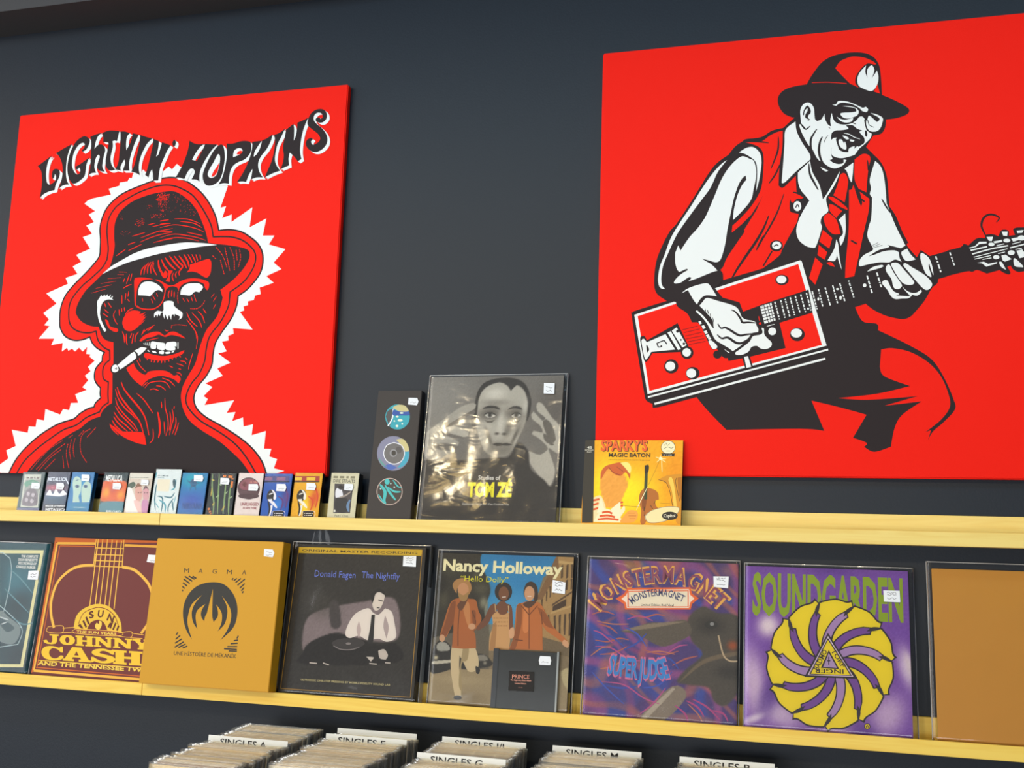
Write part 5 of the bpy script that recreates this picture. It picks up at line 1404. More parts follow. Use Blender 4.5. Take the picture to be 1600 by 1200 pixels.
s#d2a47c|277 1413 264 1357 221 1332 175 1353 151 1407 165 1462 208 1487 254 1467
#printed_person
s#d0a46c|1293 1947! 1372 2048 1462 1987 1597 2025 1684 1997! 1682 1772 1726 1518 1717 1232! 1277 1208! 1274 1496 1326 1723
s#b48650|1324 1755! 1409 1759 1412 1228! 1283 1215!
d#a87c48|20|1332 1884 1656 1899
d#a87c48|20|1331 1803 1672 1819
d#a87c48|20|1343 1724 1670 1739
s#7a4a2e|1245 2139 1363 2177 1392 2016! 1310 1948 1204 1749 1007 1611 968 1673 1126 1875
s#7a4a2e|1603 2187 1720 2127 1763 1776 1766 1520 1697 1645 1669 1964 1629 2059!
s#7a4a2e|1376 2145 1512 2264 1622 2156 1616 1994 1463 1971
l#e0c08c|17|1346 2176 1371 2015
l#e0c08c|17|1643 2156 1667 1996
s#2b201a|1706 2451 1693 2363 1644 2291 1570 2249 1484 2245 1405 2281 1346 2349 1321 2436 1334 2524 1383 2597 1458 2639 1544 2642 1623 2606 1681 2538
s#80502f|1637 2409 1630 2344 1602 2291 1558 2260 1508 2258 1461 2285 1426 2336 1410 2400 1417 2465 1445 2519 1488 2550 1539 2552 1586 2524 1621 2474
l#f0e8dc|17|1491 2328 1576 2338
#printed_person
s#c37432|1827 2164 1959 2235 2126 2274 2331 2234 2477 2032 2659 1755 2954 1502 2925 1422 2737 1538 2496 1684 2406 1806! 2446 1271! 1715 1264! 1800 1522 1813 1842
s#9a5722|1834 2165! 1927 2201 1953 1785 1850 1271 1732 1265! 1826 1651
s#9a5722|2285 2152! 2442 2063 2661 1723! 2491 1778 2382 1932
s#d88a4a|1982 2139! 2087 2079 2112 1665 1994 1659
l#7a4012|20|2098 2176 2152 1287
l#7a4012|20|1929 2169 2110 1984
l#7a4012|20|2283 2184 2110 1984
l#7a4012|20|2406 1806 2375 2060
l#7a4012|20|1838 1460 2007 1453
s#dcae84|1690 1644 1788 1713 1807 1522 1718 1486
s#3e2a1c|1960 2494 2019 2642 2136 2679 2251 2570 2276 2312 2193 2293 2185 2535! 2009 2528 1987 2333!
s#d2a27a|2201 2432 2194 2364 2166 2309 2123 2278 2074 2276 2027 2304 1993 2356 1978 2423 1985 2491 2012 2546 2055 2578 2105 2580 2152 2551 2186 2499
l#f0e8dc|17|2052 2368 2137 2374
s#5a3a28|1961 2202 2092 2272 2245 2263 2101 2128
s#d8aa82|2887 1514 2989 1457 2978 1356 2859 1419
#title_lettering
T#f4eec2|2|115 2850 2785 2842 240|Nancy Holloway
#subtitle_lettering
T#efe82e|0|530 2635 1607 2636 119|“Hello Dolly”''',
    'black_disc_case': r'''#printed_label
p#110b09|364 838 899 844 916 451 376 441
T#e8987e|0|440 689 811 702 80|PRINCE
T#e8a088|1|409 641 850 652 30|The Legendary Black Album
T#e8a088|1|503 582 748 588 27|Limited Edition
d#8a5a4a|13|584 516 684 516''',
    'purple_swirl': r'''#cover_art
B#4a3578|170
g#2a3f92|0.9 622 1700 658 509 -20
g#8c3a86|0.8 1755 2203 484 191 -20
g#a87850|0.9 831 3114 301 115 -5
g#c09868|0.8 1133 3091 133 98 -0
g#8a6070|0.8 2898 3054 191 128 -0
g#8c3a86|0.8 1551 372 190 365 -40
g#2a3f92|0.9 1811 206 377 181 -0
g#28389a|0.8 253 1041 297 378 -0
g#a03a74|0.7 1130 1344 389 63 -20
g#a8555a|0.7 467 1436 330 44 25
g#a8555a|0.6 444 1950 299 38 30
g#6a5080|0.7 673 500 454 185 -0
g#8a3d74|0.7 2310 391 249 90 -50
w#2e4aa8|0.8 5 0.4
w#9a4a8a|0.8 6 2.2
w#b86a5a|0.6 7 4.1
g#4a3578|0.5 675 469 518 247 -0
f#4b443c|44|2083 2059 2366 2327 2656 2212 3131 2076 3143 901 2871 429 2621 503 2523 741 2113 777 1890 825 2043 1051 2385 1381 2156 1651
g#27221f|0.8 2532 1953 285 188 -0
g#2a2622|0.8 2924 1071 279 152 -0
f#70604c|19|1922 796 2419 1290 3137 1484 3138 1422 2483 1231 2078 929
f#5d5348|15|720 1754 982 1815 1273 1947 1632 1974 2051 2032 2153 1777 1901 1606 1646 1498 1451 1520 1219 1635 986 1719
f#8a7a66|12|752 1762 1274 1925 2019 2011 1634 1910 1245 1827
f#86786a|15|1162 55 1797 727 2087 560 1641 58
f#b0a494|9|1178 65 1813 712 1862 684 1306 74
g#a04a20|1 2980 1584 106 93 -0
#printed_swirl
t#b05a52|33|246 1876 483 1823 655 1702
t#b05a52|33|195 1550 463 1532 693 1608 892 1586
t#b05a52|33|102 2065 335 2140 572 2086
t#b05a52|33|870 2132 1171 2049 1431 2125 1628 2102
t#b05a52|32|1194 1411 1586 1338 1906 1418
t#b05a52|33|309 1268 606 1316 864 1457
t#b05a52|32|1785 1129 2038 1268 2291 1345
t#b03a80|37|2089 469 2312 362 2440 189
t#b03a80|37|2214 507 2499 374 2751 150
t#b03a80|37|1870 363 2064 223 2130 77
t#b03a80|37|2593 320 2811 274 2906 131
t#2c46a8|39|189 1679 525 1631 798 1454
t#2c46a8|39|1248 1732 1058 1531 801 1390
t#2c46a8|39|436 674 767 631 1090 683
t#2c46a8|38|1458 1299 1750 1252 1915 1075
t#b84a8a|29|201 1422 535 1408 907 1205 1234 1192
t#b84a8a|29|1651 1341 1903 1512 2095 1553
t#b84a8a|29|367 732 829 698 1227 474 1552 372
t#b84a8a|29|1370 1994 1104 2078 842 2001
t#b84a8a|30|152 1742 323 1686 564 1505
t#b84a8a|28|1670 688 1424 364 1174 163
t#c87850|23|210 1939 547 1890 879 1906
t#c87850|23|323 982 617 1063 903 1300
t#c87850|22|1261 1351 1520 1397 1843 1352
t#c87850|23|111 1225 336 1397 534 1440
t#c87850|22|2122 410 2314 240 2411 96
t#3550b8|32|160 909 472 613 844 326
t#3550b8|32|1221 660 1540 742 1789 1005
t#3550b8|33|782 1837 1051 1722 1257 1478
l#c0a888|31|2695 1772 2795 1404 2921 1287 3093 1290
s#151312|2682 1976 2669 1940 2633 1910 2580 1891 2520 1888 2466 1902 2429 1928 2415 1963 2427 2000 2464 2030 2517 2048 2577 2051 2631 2038 2668 2011
s#8a8a8a|2609 1988 2596 1961 2565 1948 2533 1958 2520 1984 2532 2012 2563 2024 2595 2015
#title_lettering
A#f0b450|2|353|268 2121 507 2426 850 2636 1246 2734 1608 2770 2002 2723 2329 2556 2719 2231|MONSTERMAGNET
A#8e3f5e|1|307|284 2155 516 2443 856 2653 1245 2750 1608 2786 2001 2740 2322 2575 2696 2271|MONSTERMAGNET
#printed_label
p#ea651d|585 2406 755 2511 823 2635 2119 2702 2155 2574 2292 2483 2159 2366 2130 2252 788 2193 763 2303
p#f6e6d2|705 2411 796 2480 852 2597 2088 2662 2116 2547 2202 2480 2120 2393 2097 2283 826 2227 802 2337
p#ea651d|832 2416 826 2573 2082 2639 2090 2299 839 2241
p#efe4cc|859 2418 853 2555 2063 2619 2070 2314 865 2258
A#23306a|1|143|936 2304 1092 2417 1321 2482 1518 2500 1748 2474 1971 2390|MONSTERMAGNET
T#33302c|1|1116 2285 1788 2304 45|Limited Edition Red Vinyl
#album_lettering
A#d8709a|3|417|453 889 692 853 954 837 1247 829 1505 826 1773 892|SUPERJUDGE
A#2c86d0|2|367|472 912 697 875 953 859 1246 851 1505 848 1753 910|SUPERJUDGE''',
    'yellow_wheel': r'''#cover_art
B#7d4fb0|130
g#e6d8e2|1 448 2007 215 232 -20
g#d6c0dc|0.95 191 886 229 720 8
g#dccbe2|0.95 3043 1326 171 411 15
g#e4d6da|0.7 3074 1386 68 265 15
g#cfb6d8|0.9 2661 454 313 432 -30
g#d2bedb|0.9 664 347 448 236 -20
g#c8aed8|0.6 1758 100 348 174 -0
g#5f3a98|0.7 482 693 181 537 -20
g#5f3a98|0.7 2221 76 258 201 -0
g#6238a0|0.6 1681 3155 424 157 -0
g#ece2ec|0.8 181 224 212 71 25
#title_lettering
T#93ae1c|2|139 2237 2990 2219 794|SOUNDGARDEN
#printed_wheel
s#20182a|2784 1394 2785 1128 2699 923 2708 824! 2599 811! 2588 746 2450 512 2277 378 2232 282! 2138 331! 2096 281 1862 149 1651 128 1566 66! 1514 165! 1455 143 1195 154 1009 252 910 245! 920 361! 857 378 653 534 553 725 467 777! 537 875! 497 924 411 1177 435 1404 391 1500! 502 1546! 496 1610 563 1886 704 2069 720 2176! 833 2156! 861 2217 1061 2416 1272 2500 1343 2581! 1421 2500! 1479 2536 1743 2594 1953 2547 2052 2579! 2071 2462! 2137 2465 2376 2368 2517 2210 2613 2184! 2569 2069! 2621 2036 2761 1820 2793 1603 2854 1526! 2763 1455!
s#f2dc0c|2755 1392 2757 1135 2674 933 2668 842! 2576 824! 2563 759 2431 531 2260 400 2210 324! 2124 356! 2082 307 1856 177 1652 157 1569 116! 1517 194! 1458 172 1205 184 1027 280 938 289! 938 386! 878 400 677 553 583 742 513 798! 567 886! 525 934 442 1181 465 1403 441 1490! 533 1538! 523 1602 590 1871 729 2052 756 2143! 855 2132! 882 2196 1076 2388 1281 2469 1355 2531! 1427 2466! 1482 2505 1740 2563 1944 2516 2034 2532! 2059 2434! 2122 2437 2357 2343 2495 2187 2574 2149! 2545 2050! 2594 2019 2732 1806 2764 1595 2805 1520! 2734 1451!
s#20182a|1741 1561 1915 1673 2129 1718 2352 1693 2512 1633! 2637 1535! 2539 1434! 2400 1501 2211 1535 2025 1513 1852 1449
s#b08fc8|1762 1550 1936 1656 2143 1694 2360 1666 2517 1606! 2602 1527! 2537 1460! 2398 1527 2202 1562 2016 1540 1841 1470
s#2a2434|2506 1524! 2655 1452 2796 1422! 2649 1535
s#20182a|1841 1470 2039 1475 2231 1393 2395 1247 2493 1105! 2544 949! 2410 914! 2338 1051 2204 1188 2044 1271 1871 1312
s#7a4aa6|1849 1449 2044 1445 2231 1363 2391 1220 2484 1077! 2510 964! 2426 941! 2347 1075 2210 1215 2048 1298 1871 1336
s#2a2434|2433 1012! 2513 867 2612 759! 2553 943
s#20182a|1871 1336 2032 1229 2146 1051 2202 830 2205 654! 2164 487! 2043 529! 2051 691 2017 886 1932 1047 1816 1183
s#7a4aa6|1871 1312 2022 1201 2130 1026 2182 811 2184 635! 2147 515! 2066 545! 2075 707 2038 908 1950 1069 1828 1202
s#2a2434|2111 604! 2099 430 2122 283! 2169 476
s#20182a|1828 1202 1902 1018 1898 799 1830 573 1740 411! 1618 286! 1540 395! 1633 531 1709 725 1726 915 1702 1099
s#b08fc8|1816 1183 1881 999 1872 785 1804 563 1711 407! 1619 324! 1570 394! 1662 533 1736 732 1750 923 1723 1106
s#2a2434|1637 422! 1536 271 1475 130! 1618 274
s#20182a|1723 1106 1685 904 1567 712 1391 550 1233 460! 1069 413! 1064 552! 1211 624 1375 754 1490 913 1566 1088
s#7a4aa6|1702 1099 1658 899 1538 714 1367 557 1210 470! 1090 447! 1085 539! 1234 611 1402 743 1516 905 1586 1083
s#2a2434|1156 526! 995 450 869 352! 1060 404
s#20182a|1589 1083 1451 925 1254 820 1026 776 849 783! 689 836! 758 964! 919 940 1120 965 1297 1041 1450 1153
s#7a4aa6|1566 1088 1427 939 1233 840 1008 796 834 806! 722 853! 771 937! 931 917 1135 942 1315 1022 1468 1139
s#2a2434|819 886! 646 909 491 896! 677 832
s#20182a|1468 1139 1274 1076 1058 1093 847 1181 707 1288! 606 1426! 732 1497! 847 1390 1025 1297 1209 1265 1395 1276
s#b08fc8|1450 1153 1259 1099 1049 1123 844 1211 707 1319! 643 1422! 725 1469! 844 1360 1025 1267 1215 1238 1398 1255
s#2a2434|738 1396! 609 1515 477 1591! 594 1428
s#20182a|1398 1255 1209 1308 1044 1447 921 1642 863 1814! 854 1993! 992 1984! 1031 1822 1124 1640 1259 1510 1411 1416
s#7a4aa6|1395 1276 1209 1338 1050 1475 933 1667 878 1839! 882 1969! 973 1961! 1012 1800 1109 1615 1247 1485 1405 1394
s#2a2434|946 1892! 904 2069 836 2209! 845 2002
s#20182a|1405 1394 1280 1548 1218 1761 1223 2004 1267 2189! 1353 2344! 1461 2259! 1409 2100 1389 1890 1426 1699 1499 1530
s#7a4aa6|1411 1416 1295 1573 1240 1784 1247 2021 1294 2199! 1362 2311! 1434 2252! 1381 2089 1361 1873 1402 1682 1481 1516
s#2a2434|1373 2206! 1432 2382 1452 2545! 1350 2360
s#20182a|1481 1516 1462 1719 1528 1939 1656 2148 1787 2283! 1938 2370! 1981 2237! 1854 2127 1729 1955 1660 1769 1631 1579
s#b08fc8|1499 1530 1489 1733 1555 1947 1683 2149 1814 2278! 1926 2333! 1954 2245! 1827 2135 1699 1957 1630 1767 1607 1578
s#2a2434|1882 2239! 2022 2359 2120 2486! 1944 2383
s#20182a|1607 1578 1699 1768 1866 1923 2075 2030 2251 2072! 2416 2065! 2381 1924! 2224 1901 2033 1822 1883 1699 1762 1550
s#7a4aa6|1631 1579 1726 1763 1892 1912 2099 2016 2271 2055! 2389 2040! 2363 1947! 2207 1921 2013 1839 1859 1712 1741 1561
s#2a2434|2305 1984! 2476 2007 2619 2063! 2425 2072
p#20182a|1590 1924 2102 1087 1142 1065
p#d8c4e0|1590 1863 2053 1120 1199 1099
p#20182a|1589 1823 2021 1136 1232 1116
p#f2dc0c|1589 1787 1992 1146 1262 1130
p#20182a|1602 1599 1790 1248 1448 1249
p#b79ccb|1601 1544 1752 1266 1493 1269
l#20182a|18|1600 1468 1598 1318
l#20182a|18|1569 1391 1629 1395
T#20182a|1|1394 1194 1577 1573 90|BADMO
T#20182a|1|1637 1582 1840 1271 91|TORF
T#20182a|1|1869 1243 1322 1232 80|INGER
s#20182a|2340 229 2322 187 2281 167 2241 181 2225 221 2243 263 2284 283 2324 269
s#e0c818|2329 228 2315 194 2282 179 2249 190 2236 222 2251 255 2284 271 2316 260
l#20182a|12|2259 200 2283 248 2305 203''',
    'cassette1': r'''#inlay_card
B#2c4a48|16
p#c3c5b6|40 974 528 979 600 159 95 167
p#8d9189|104 843 522 848 562 205 131 209
s#4b8f70|70 759 278 845 522 765 455 675 271 717 160 665
s#6e6168|124 433 224 612 436 601 552 381 520 210 154 215
s#b5aab0|299 495 293 457 262 441 224 456 201 493 207 531 239 547 276 532
s#b5aab0|444 468 437 430 407 414 369 429 347 466 353 504 384 520 421 505
s#b5aab0|279 347 273 309 242 293 204 308 182 345 188 383 219 399 256 384
s#b5aab0|448 320 440 283 404 267 361 281 337 318 345 356 381 372 423 357
d#6a5a50|39|111 891 485 889
p#5d5f8c|13 144 688 149 697 61 26 54''',
    'cassette2': r'''#inlay_card
B#3a4058|20
g#c0586a|1 243 652 307 82 -0
g#4f6f90|1 292 418 306 145 -0
g#2a4a60|0.9 345 331 305 116 -0
s#f0ecec|24 473! 116 607 226 491 284 624 411 508 495 598 635 497! 457 450 251 453
p#15161c|38 244 686 250 699 70 79 64
T#e8e8ea|2|80 189 646 194 40|MASTER OF PUPPETS
T#f0f0f2|2|94 90 683 93 63|METALLICA
T#dfe4ee|2|8 820 558 821 88|METALLICA
t#dfe4ee|29|15 842 -33 737
t#dfe4ee|29|538 857 622 746''',
    'cassette3': r'''#inlay_card
B#1f78b4|20
g#2f9ac8|0.8 302 692 202 232 -0
g#2f88a8|0.9 333 198 301 115 -0
s#b6d0c0|151 940 280 839 319 576 281 459 344 314! 143 305! 112 544 48 777 65 895
s#b6d0c0|428 826 560 755 607 551 612 319! 405 310! 344 518 336 693
s#3f6a90|254 698 242 669 201 656 156 667 132 696 144 725 185 738 230 726
s#3f6a90|490 701 478 672 437 659 392 671 368 699 381 728 421 741 466 730
s#123050|228 691 223 675 205 668 185 674 174 691 178 707 196 714 217 708
s#123050|457 695 453 678 435 671 414 678 403 694 408 711 426 718 446 711
t#3f6a90|22|342 460 385 446
t#3f6a90|22|121 837 201 861
d#c8d8d8|19|200 190 504 187''',
    'cassette4': r'''#inlay_card
B#37474c|22
f#e0632c|16|-27 811 636 820 694 366 34 354
g#f0a020|1 128 557 99 129 -10
g#f0a020|0.9 535 506 98 114 -0
g#c04a50|0.8 305 676 99 115 -0
f#5a8a96|26|34 319 687 331 716 66 69 53
T#f0f2f0|2|55 835 514 835 145|METALLICA
T#f0f2f0|2|213 75 615 78 57|RELOAD''',
    'cassette5': r'''#inlay_card
B#d6c6b6|22
p#ded8ca|-41 1035 589 1036 605 906 -25 907
d#8a8478|19|17 934 525 934
s#4a5a4a|7 769 135 828 200 742 98 669 17 682
s#efe9e4|-9 624 79 683 187 541 310 314 367 88 58 81
s#d9a292|204 627 265 743 373 687 425 487 381 372 278 399
s#8a6048|182 656! 255 801 384 716! 286 715
s#d49aa0|416 630 487 689 578 633 618 462 559 376 468 431
s#6a4a52|416 630! 477 746 595 633! 506 675
s#e8c0b8|218 370 386 344 480 90 400 83
s#c88ab0|446 374 607 376 644 79 497 85
s#40302c|329 572 326 562 315 557 303 561 296 571 299 581 310 586 322 582
s#40302c|394 573 391 563 380 558 368 562 361 572 364 582 375 587 387 583
s#40302c|492 569 489 558 478 554 466 558 460 568 463 578 473 583 486 579
s#40302c|564 570 561 560 550 555 538 559 531 569 534 579 545 584 557 580''',
    'cassette6': r'''#inlay_card
B#dde5e4|20
p#eadfc6|72 894 411 892 418 607 87 619
T#34505a|1|58 968 350 965 34|OK COMPUTER
d#8aa0a4|15|71 934 227 933
t#2f6f80|37|59 779 70 436 136 154
t#2f6f80|37|141 494 279 440 301 129
t#2f6f80|36|302 497 499 472 575 587
t#2f6f80|36|567 445 468 273 479 118
t#2f6f80|36|545 388 614 163
t#53a0b0|43|188 410 368 300 399 117
t#53a0b0|43|470 642 556 700 561 900
t#53a0b0|43|2 922 9 1066
s#3a5a66|479 870 520 913 575 814 556 700 508 756
t#6fb0bc|24|64 379 222 212
t#6fb0bc|24|621 502 591 304''',
    'cassette7': r'''#inlay_card
B#2f78b4|20
g#18a2b8|1 285 905 316 198 -0
g#3a5cb0|1 341 368 345 223 -0
s#285a80|404 821 402 780 383 746 350 727 311 726 272 744 242 777 227 819 229 861 248 895 280 914 320 914 358 896 388 863
t#2f6a90|36|129 889 304 792 474 822
t#2f6a90|36|277 763 250 635
t#2f6a90|36|358 750 406 652
T#24457e|2|113 209 642 214 140|NIRVANA''',
    'cassette8': r'''#inlay_card
B#232c33|16
t#7d9a62|42|213 1055 250 717 279 381 313 103
t#7d9a62|42|407 916 435 523 452 106
t#7d9a62|42|548 805 556 442 593 95
t#7d9a62|42|43 1039 78 714 181 351 189 101
t#c8b04a|27|31 911 114 884
t#c8b04a|27|78 714 77 517
t#c8b04a|27|192 379 143 295
t#c8b04a|27|469 301 408 189
t#9fb88a|24|291 549 206 491
t#9fb88a|24|442 579 496 636
t#9fb88a|24|552 469 636 527
t#9fb88a|24|237 801 319 774
d#e07a2a|54|317 994 600 974
d#e07a2a|53|574 946 580 693
d#e07a2a|53|58 237 142 105''',
    'cassette9': r'''#inlay_card
B#e3d3ce|16
s#573a42|579 718 567 607 500 517 394 466 267 464 146 511 53 599 9 710 21 821 87 912 195 963 322 965 444 916 535 828
p#e3d3ce|-61 1074 593 1072 600 983 -41 981
s#8a4a58|47 808 154 921 336 938 534 842 523 703 313 672 94 697
s#6a3038|225 810 216 763 180 743 138 762 114 809 124 857 160 877 202 858
s#6a3038|485 758 473 711 433 691 387 710 362 756 373 804 414 824 460 805
s#4a3038|53 557 294 588 573 565 522 495 281 472 92 496
d#c07a70|29|301 862 501 859
T#8a2030|2|134 313 595 317 71|UNPLUGGED
T#8a2030|2|210 237 562 233 49|IN NEW YORK''',
    'cassette10': r'''#inlay_card
B#1c56b0|18
g#5a3a80|0.9 573 493 119 218 -20
g#2a80d0|0.9 407 381 119 163 -0
t#5a2f78|40|386 546 521 438 490 218
t#5a2f78|41|499 823 626 549 602 275
p#3a3f80|-24 1006 619 1013 625 894 -16 886
d#8a5a80|76|3 947 588 949
p#15151c|-7 883 629 891 629 869 -4 861
s#15151c|99 541 129 652 214 695 312 641 303 489 224 405 144 431
s#ece8ee|199 694 280 654 340 545 322 462 273 489 275 585
t#ece8ee|64|156 459 288 379 392 277
t#ece8ee|69|261 351 235 213 231 90
t#15151c|46|144 431 212 268 199 103
l#ece8ee|26|154 583 241 612
l#ece8ee|26|140 459 245 466
p#15151c|305 204 576 204 587 79 314 78
l#ece8ee|9|305 204 576 204 587 79 314 78 305 204
d#ece8ee|17|342 155 553 154
d#ece8ee|17|348 112 558 111''',
    'cassette11': r'''#inlay_card
B#e8a818|18
g#d8501c|0.9 528 505 117 216 -20
g#f4d420|0.9 312 338 118 216 -0
t#d8451c|40|374 558 506 451 474 233
t#d8451c|40|488 833 610 562 585 290
p#a83028|-25 1014 607 1021 613 903 -19 895
d#e8c030|75|0 956 576 958
p#1c1512|-9 893 616 901 616 879 -6 871
s#1c1512|92 553 122 663 206 706 302 652 292 502 213 419 136 444
s#efe8dc|191 705 271 666 329 557 310 475 262 501 265 597
t#efe8dc|63|147 472 276 392 378 291
t#efe8dc|68|250 365 223 228 218 106
t#1c1512|46|136 444 201 282 186 119
l#efe8dc|26|146 595 232 624
l#efe8dc|26|132 472 235 479
p#1c1512|292 219 558 219 568 95 299 94
l#efe8dc|9|292 219 558 219 568 95 299 94 292 219
d#efe8dc|17|328 171 535 170
d#efe8dc|17|334 127 540 126''',
    'cassette12': r'''#inlay_card
B#d6ceae|10
p#4a4448|99 854 555 851 548 194 142 191
s#e6e4ea|140 704 192 759 284 720 331 572 248 530 159 542
s#232228|189 787 258 820 322 775 284 720 210 733
s#2a2a30|162 515 335 531 456 493 458 224 194 246
t#a89a90|39|247 543 387 586 521 683
t#6a8ab0|62|514 494 471 358 515 225
s#e8e4d8|195 237 190 218 175 210 157 218 148 237 153 256 169 264 186 256
d#8a8468|51|52 1003 579 1001
T#4a4a40|1|59 885 591 884 65|DIRE STRAITS
T#5a5848|0|181 105 514 104 53|PART ONE''',
}
STICKER = {
    'grey_portrait': '2647 3142 2887 3133 2892 2891 2655 2903',
    'three_discs': '754 2825 962 2817 997 2739 971 2649 752 2671',
    'teal_box': '2962 2472 3253 2489 3268 2265 2974 2264',
    'maroon_guitar_box': '2675 2966 3058 2954 3072 2759 2658 2793',
    'gold_box': '2766 3063 2978 3057 3025 2985 2998 2885 2771 2904',
    'dark_box_set': '2668 3127 2969 3137 2981 2903 2676 2909',
    'street_trio': '2590 2732 2870 2687 2866 2446 2580 2470',
    'black_disc_case': '1015 1171 1226 1173 1254 1091 1236 997 1012 993 987 1085',
    'purple_swirl': '2580 2933 2887 2941 2878 2703 2590 2720',
    'yellow_wheel': '2634 2782 2934 2785 2939 2564 2640 2564',
    'cassette1': '313 768 532 765 574 700 555 611 334 620',
    'cassette2': '295 771 486 774 532 701 510 609 313 618',
    'cassette3': '284 986 488 982 529 912 513 824 308 833',
    'cassette4': '290 792 493 789 535 723 512 633 305 641',
    'cassette5': '349 880 539 874 562 819 549 741 358 756',
    'cassette7': '317 1005 539 1005 576 931 557 852 331 860',
    'cassette8': '277 948 487 939 522 875 504 790 290 801',
    'cassette9': '293 811 513 814 551 745 530 656 305 661',
    'cassette10': '326 826 544 824 582 747 558 653 334 660',
    'cassette11': '312 858 521 856 559 785 535 691 320 699',
    'cassette12': '351 849 547 846 574 778 549 697 356 708',
}

# ------------------------------------------------------------------ materials
WALL = mat('dark_slate_paint', (0.0080, 0.0128, 0.0210), 0.50, 0.34, bump=(220, 0.12))
CEIL = mat('ceiling_paint', (0.12, 0.135, 0.17), 0.7)
BEAM = mat('beam_paint', (0.050, 0.046, 0.046), 0.7)
FLOOR = mat('floor_concrete', (0.20, 0.19, 0.18), 0.6, bump=(9, 0.2))
WOOD_A = wood('pale_maple', (0.91, 0.68, 0.21), (0.86, 0.60, 0.16))
WOOD_B = wood('warm_lit_maple', (0.93, 0.64, 0.12), (0.88, 0.56, 0.085))  # maple with the warm lamp glow put into its colour
mat('sticker_paper', (0.82, 0.82, 0.84), 0.5)
CANVAS_SIDE = mat('red_canvas', (0.93, 0.0090, 0.0004), 0.60, 0.17, bump=(900, 0.25))
CARD = {}
FILM = film_material('clear_film', rough=0.09, gain=1.0, bump=0.10, scale=7)
FILM_SOFT = film_material('soft_clear_film', rough=0.10, gain=0.8, bump=0.17, scale=13, veil=0.015)
EDGE_HIGHLIGHT = film_material('edge_highlight', rough=0.12, gain=2.0, bump=0.2, scale=30, veil=0.50)  # whitish strips: bright edge highlights of the bags put into the colour
FILM_SINGLE = film_material('single_film', tint=(1.0, 0.97, 0.90), rough=0.16, gain=0.9, bump=0.45, scale=55, veil=0.10)
CASE = film_material('clear_case', rough=0.10, gain=0.28, bump=0.0)

# ------------------------------------------------------------------ the room
def struct(name, b, m):
    o = link_mesh(name, box_mesh(name, [b]), None, [m]); o['kind'] = 'structure'; return o

struct('wall_back', (-3.6, 5.2, 0.0, 0.12, 0.0, 3.12), WALL)
struct('floor', (-3.6, 5.2, -6.0, 0.0, -0.1, 0.0), FLOOR)
struct('ceiling', (-3.6, 5.2, -6.0, 0.0, 3.12, 3.22), CEIL)
struct('trim_1', (-3.6, 5.2, -0.123, 0.0, 2.865, 3.12), BEAM)

# ------------------------------------------------------------------ picture ledges
def ledge(x0, x1, zl, m, label):
    t = thing('picture_ledge', ((x0 + x1) / 2, 0, zl - 0.0265), label=label, cat='shelf', group=None)
    a, b = x0 - (x0 + x1) / 2, x1 - (x0 + x1) / 2
    box('front_lip', t, m, (a, b, -0.0735, -0.0635, 0.0, 0.0265), 0.0008)
    box('shelf_board', t, m, (a, b, -0.0635, -0.0002, 0.0, 0.0125), 0.0)
    box('back_board', t, m, (a, b, -0.013, -0.0002, 0.0125, 0.0600), 0.0008)
    return t
ZU, ZL = 1.58676, 1.204875
ledge(-1.42, 0.5576, ZU, WOOD_A, 'pale maple picture ledge, short left piece of the upper shelf, under the left red canvas')
ledge(0.5584, 3.30, ZU, WOOD_A, 'pale maple picture ledge, long right piece of the upper shelf, under the right red canvas')
ledge(-1.42, 0.5471, ZL, WOOD_B, 'warm-lit maple picture ledge, left piece of the lower shelf, holding the teal and maroon boxes')
ledge(0.5479, 3.30, ZL, WOOD_B, 'warm-lit maple picture ledge, long right piece of the lower shelf, holding the purple albums')

# ------------------------------------------------------------------ the two canvases
def canvas(key, label, lab):
    x0, y0, z0, w, h, th = FRAME[key]
    t = thing('canvas_print', (x0, y0, z0), 0, label, 'picture')
    box('stretched_canvas', t, CANVAS_SIDE, (0, w, 0, -y0 - 0.0005, 0, h), 0.0025)
    print_on(t, key, w, h, 0.0001, 'canvas', {'R': '#f81a01', 'W': '#efeeea', 'K': '#2b2223'}, lab)
canvas('canvas1', 'large red canvas print of a smoking man in hat and glasses under curly lettering', {'printed_lettering': 'black curly lettering with a white drop edge', 'printed_starburst': 'white jagged starburst'})
canvas('canvas2', 'large red canvas print of a man in hat and waistcoat playing a rectangular guitar', {'printed_guitar': 'rectangular red guitar with long black neck'})

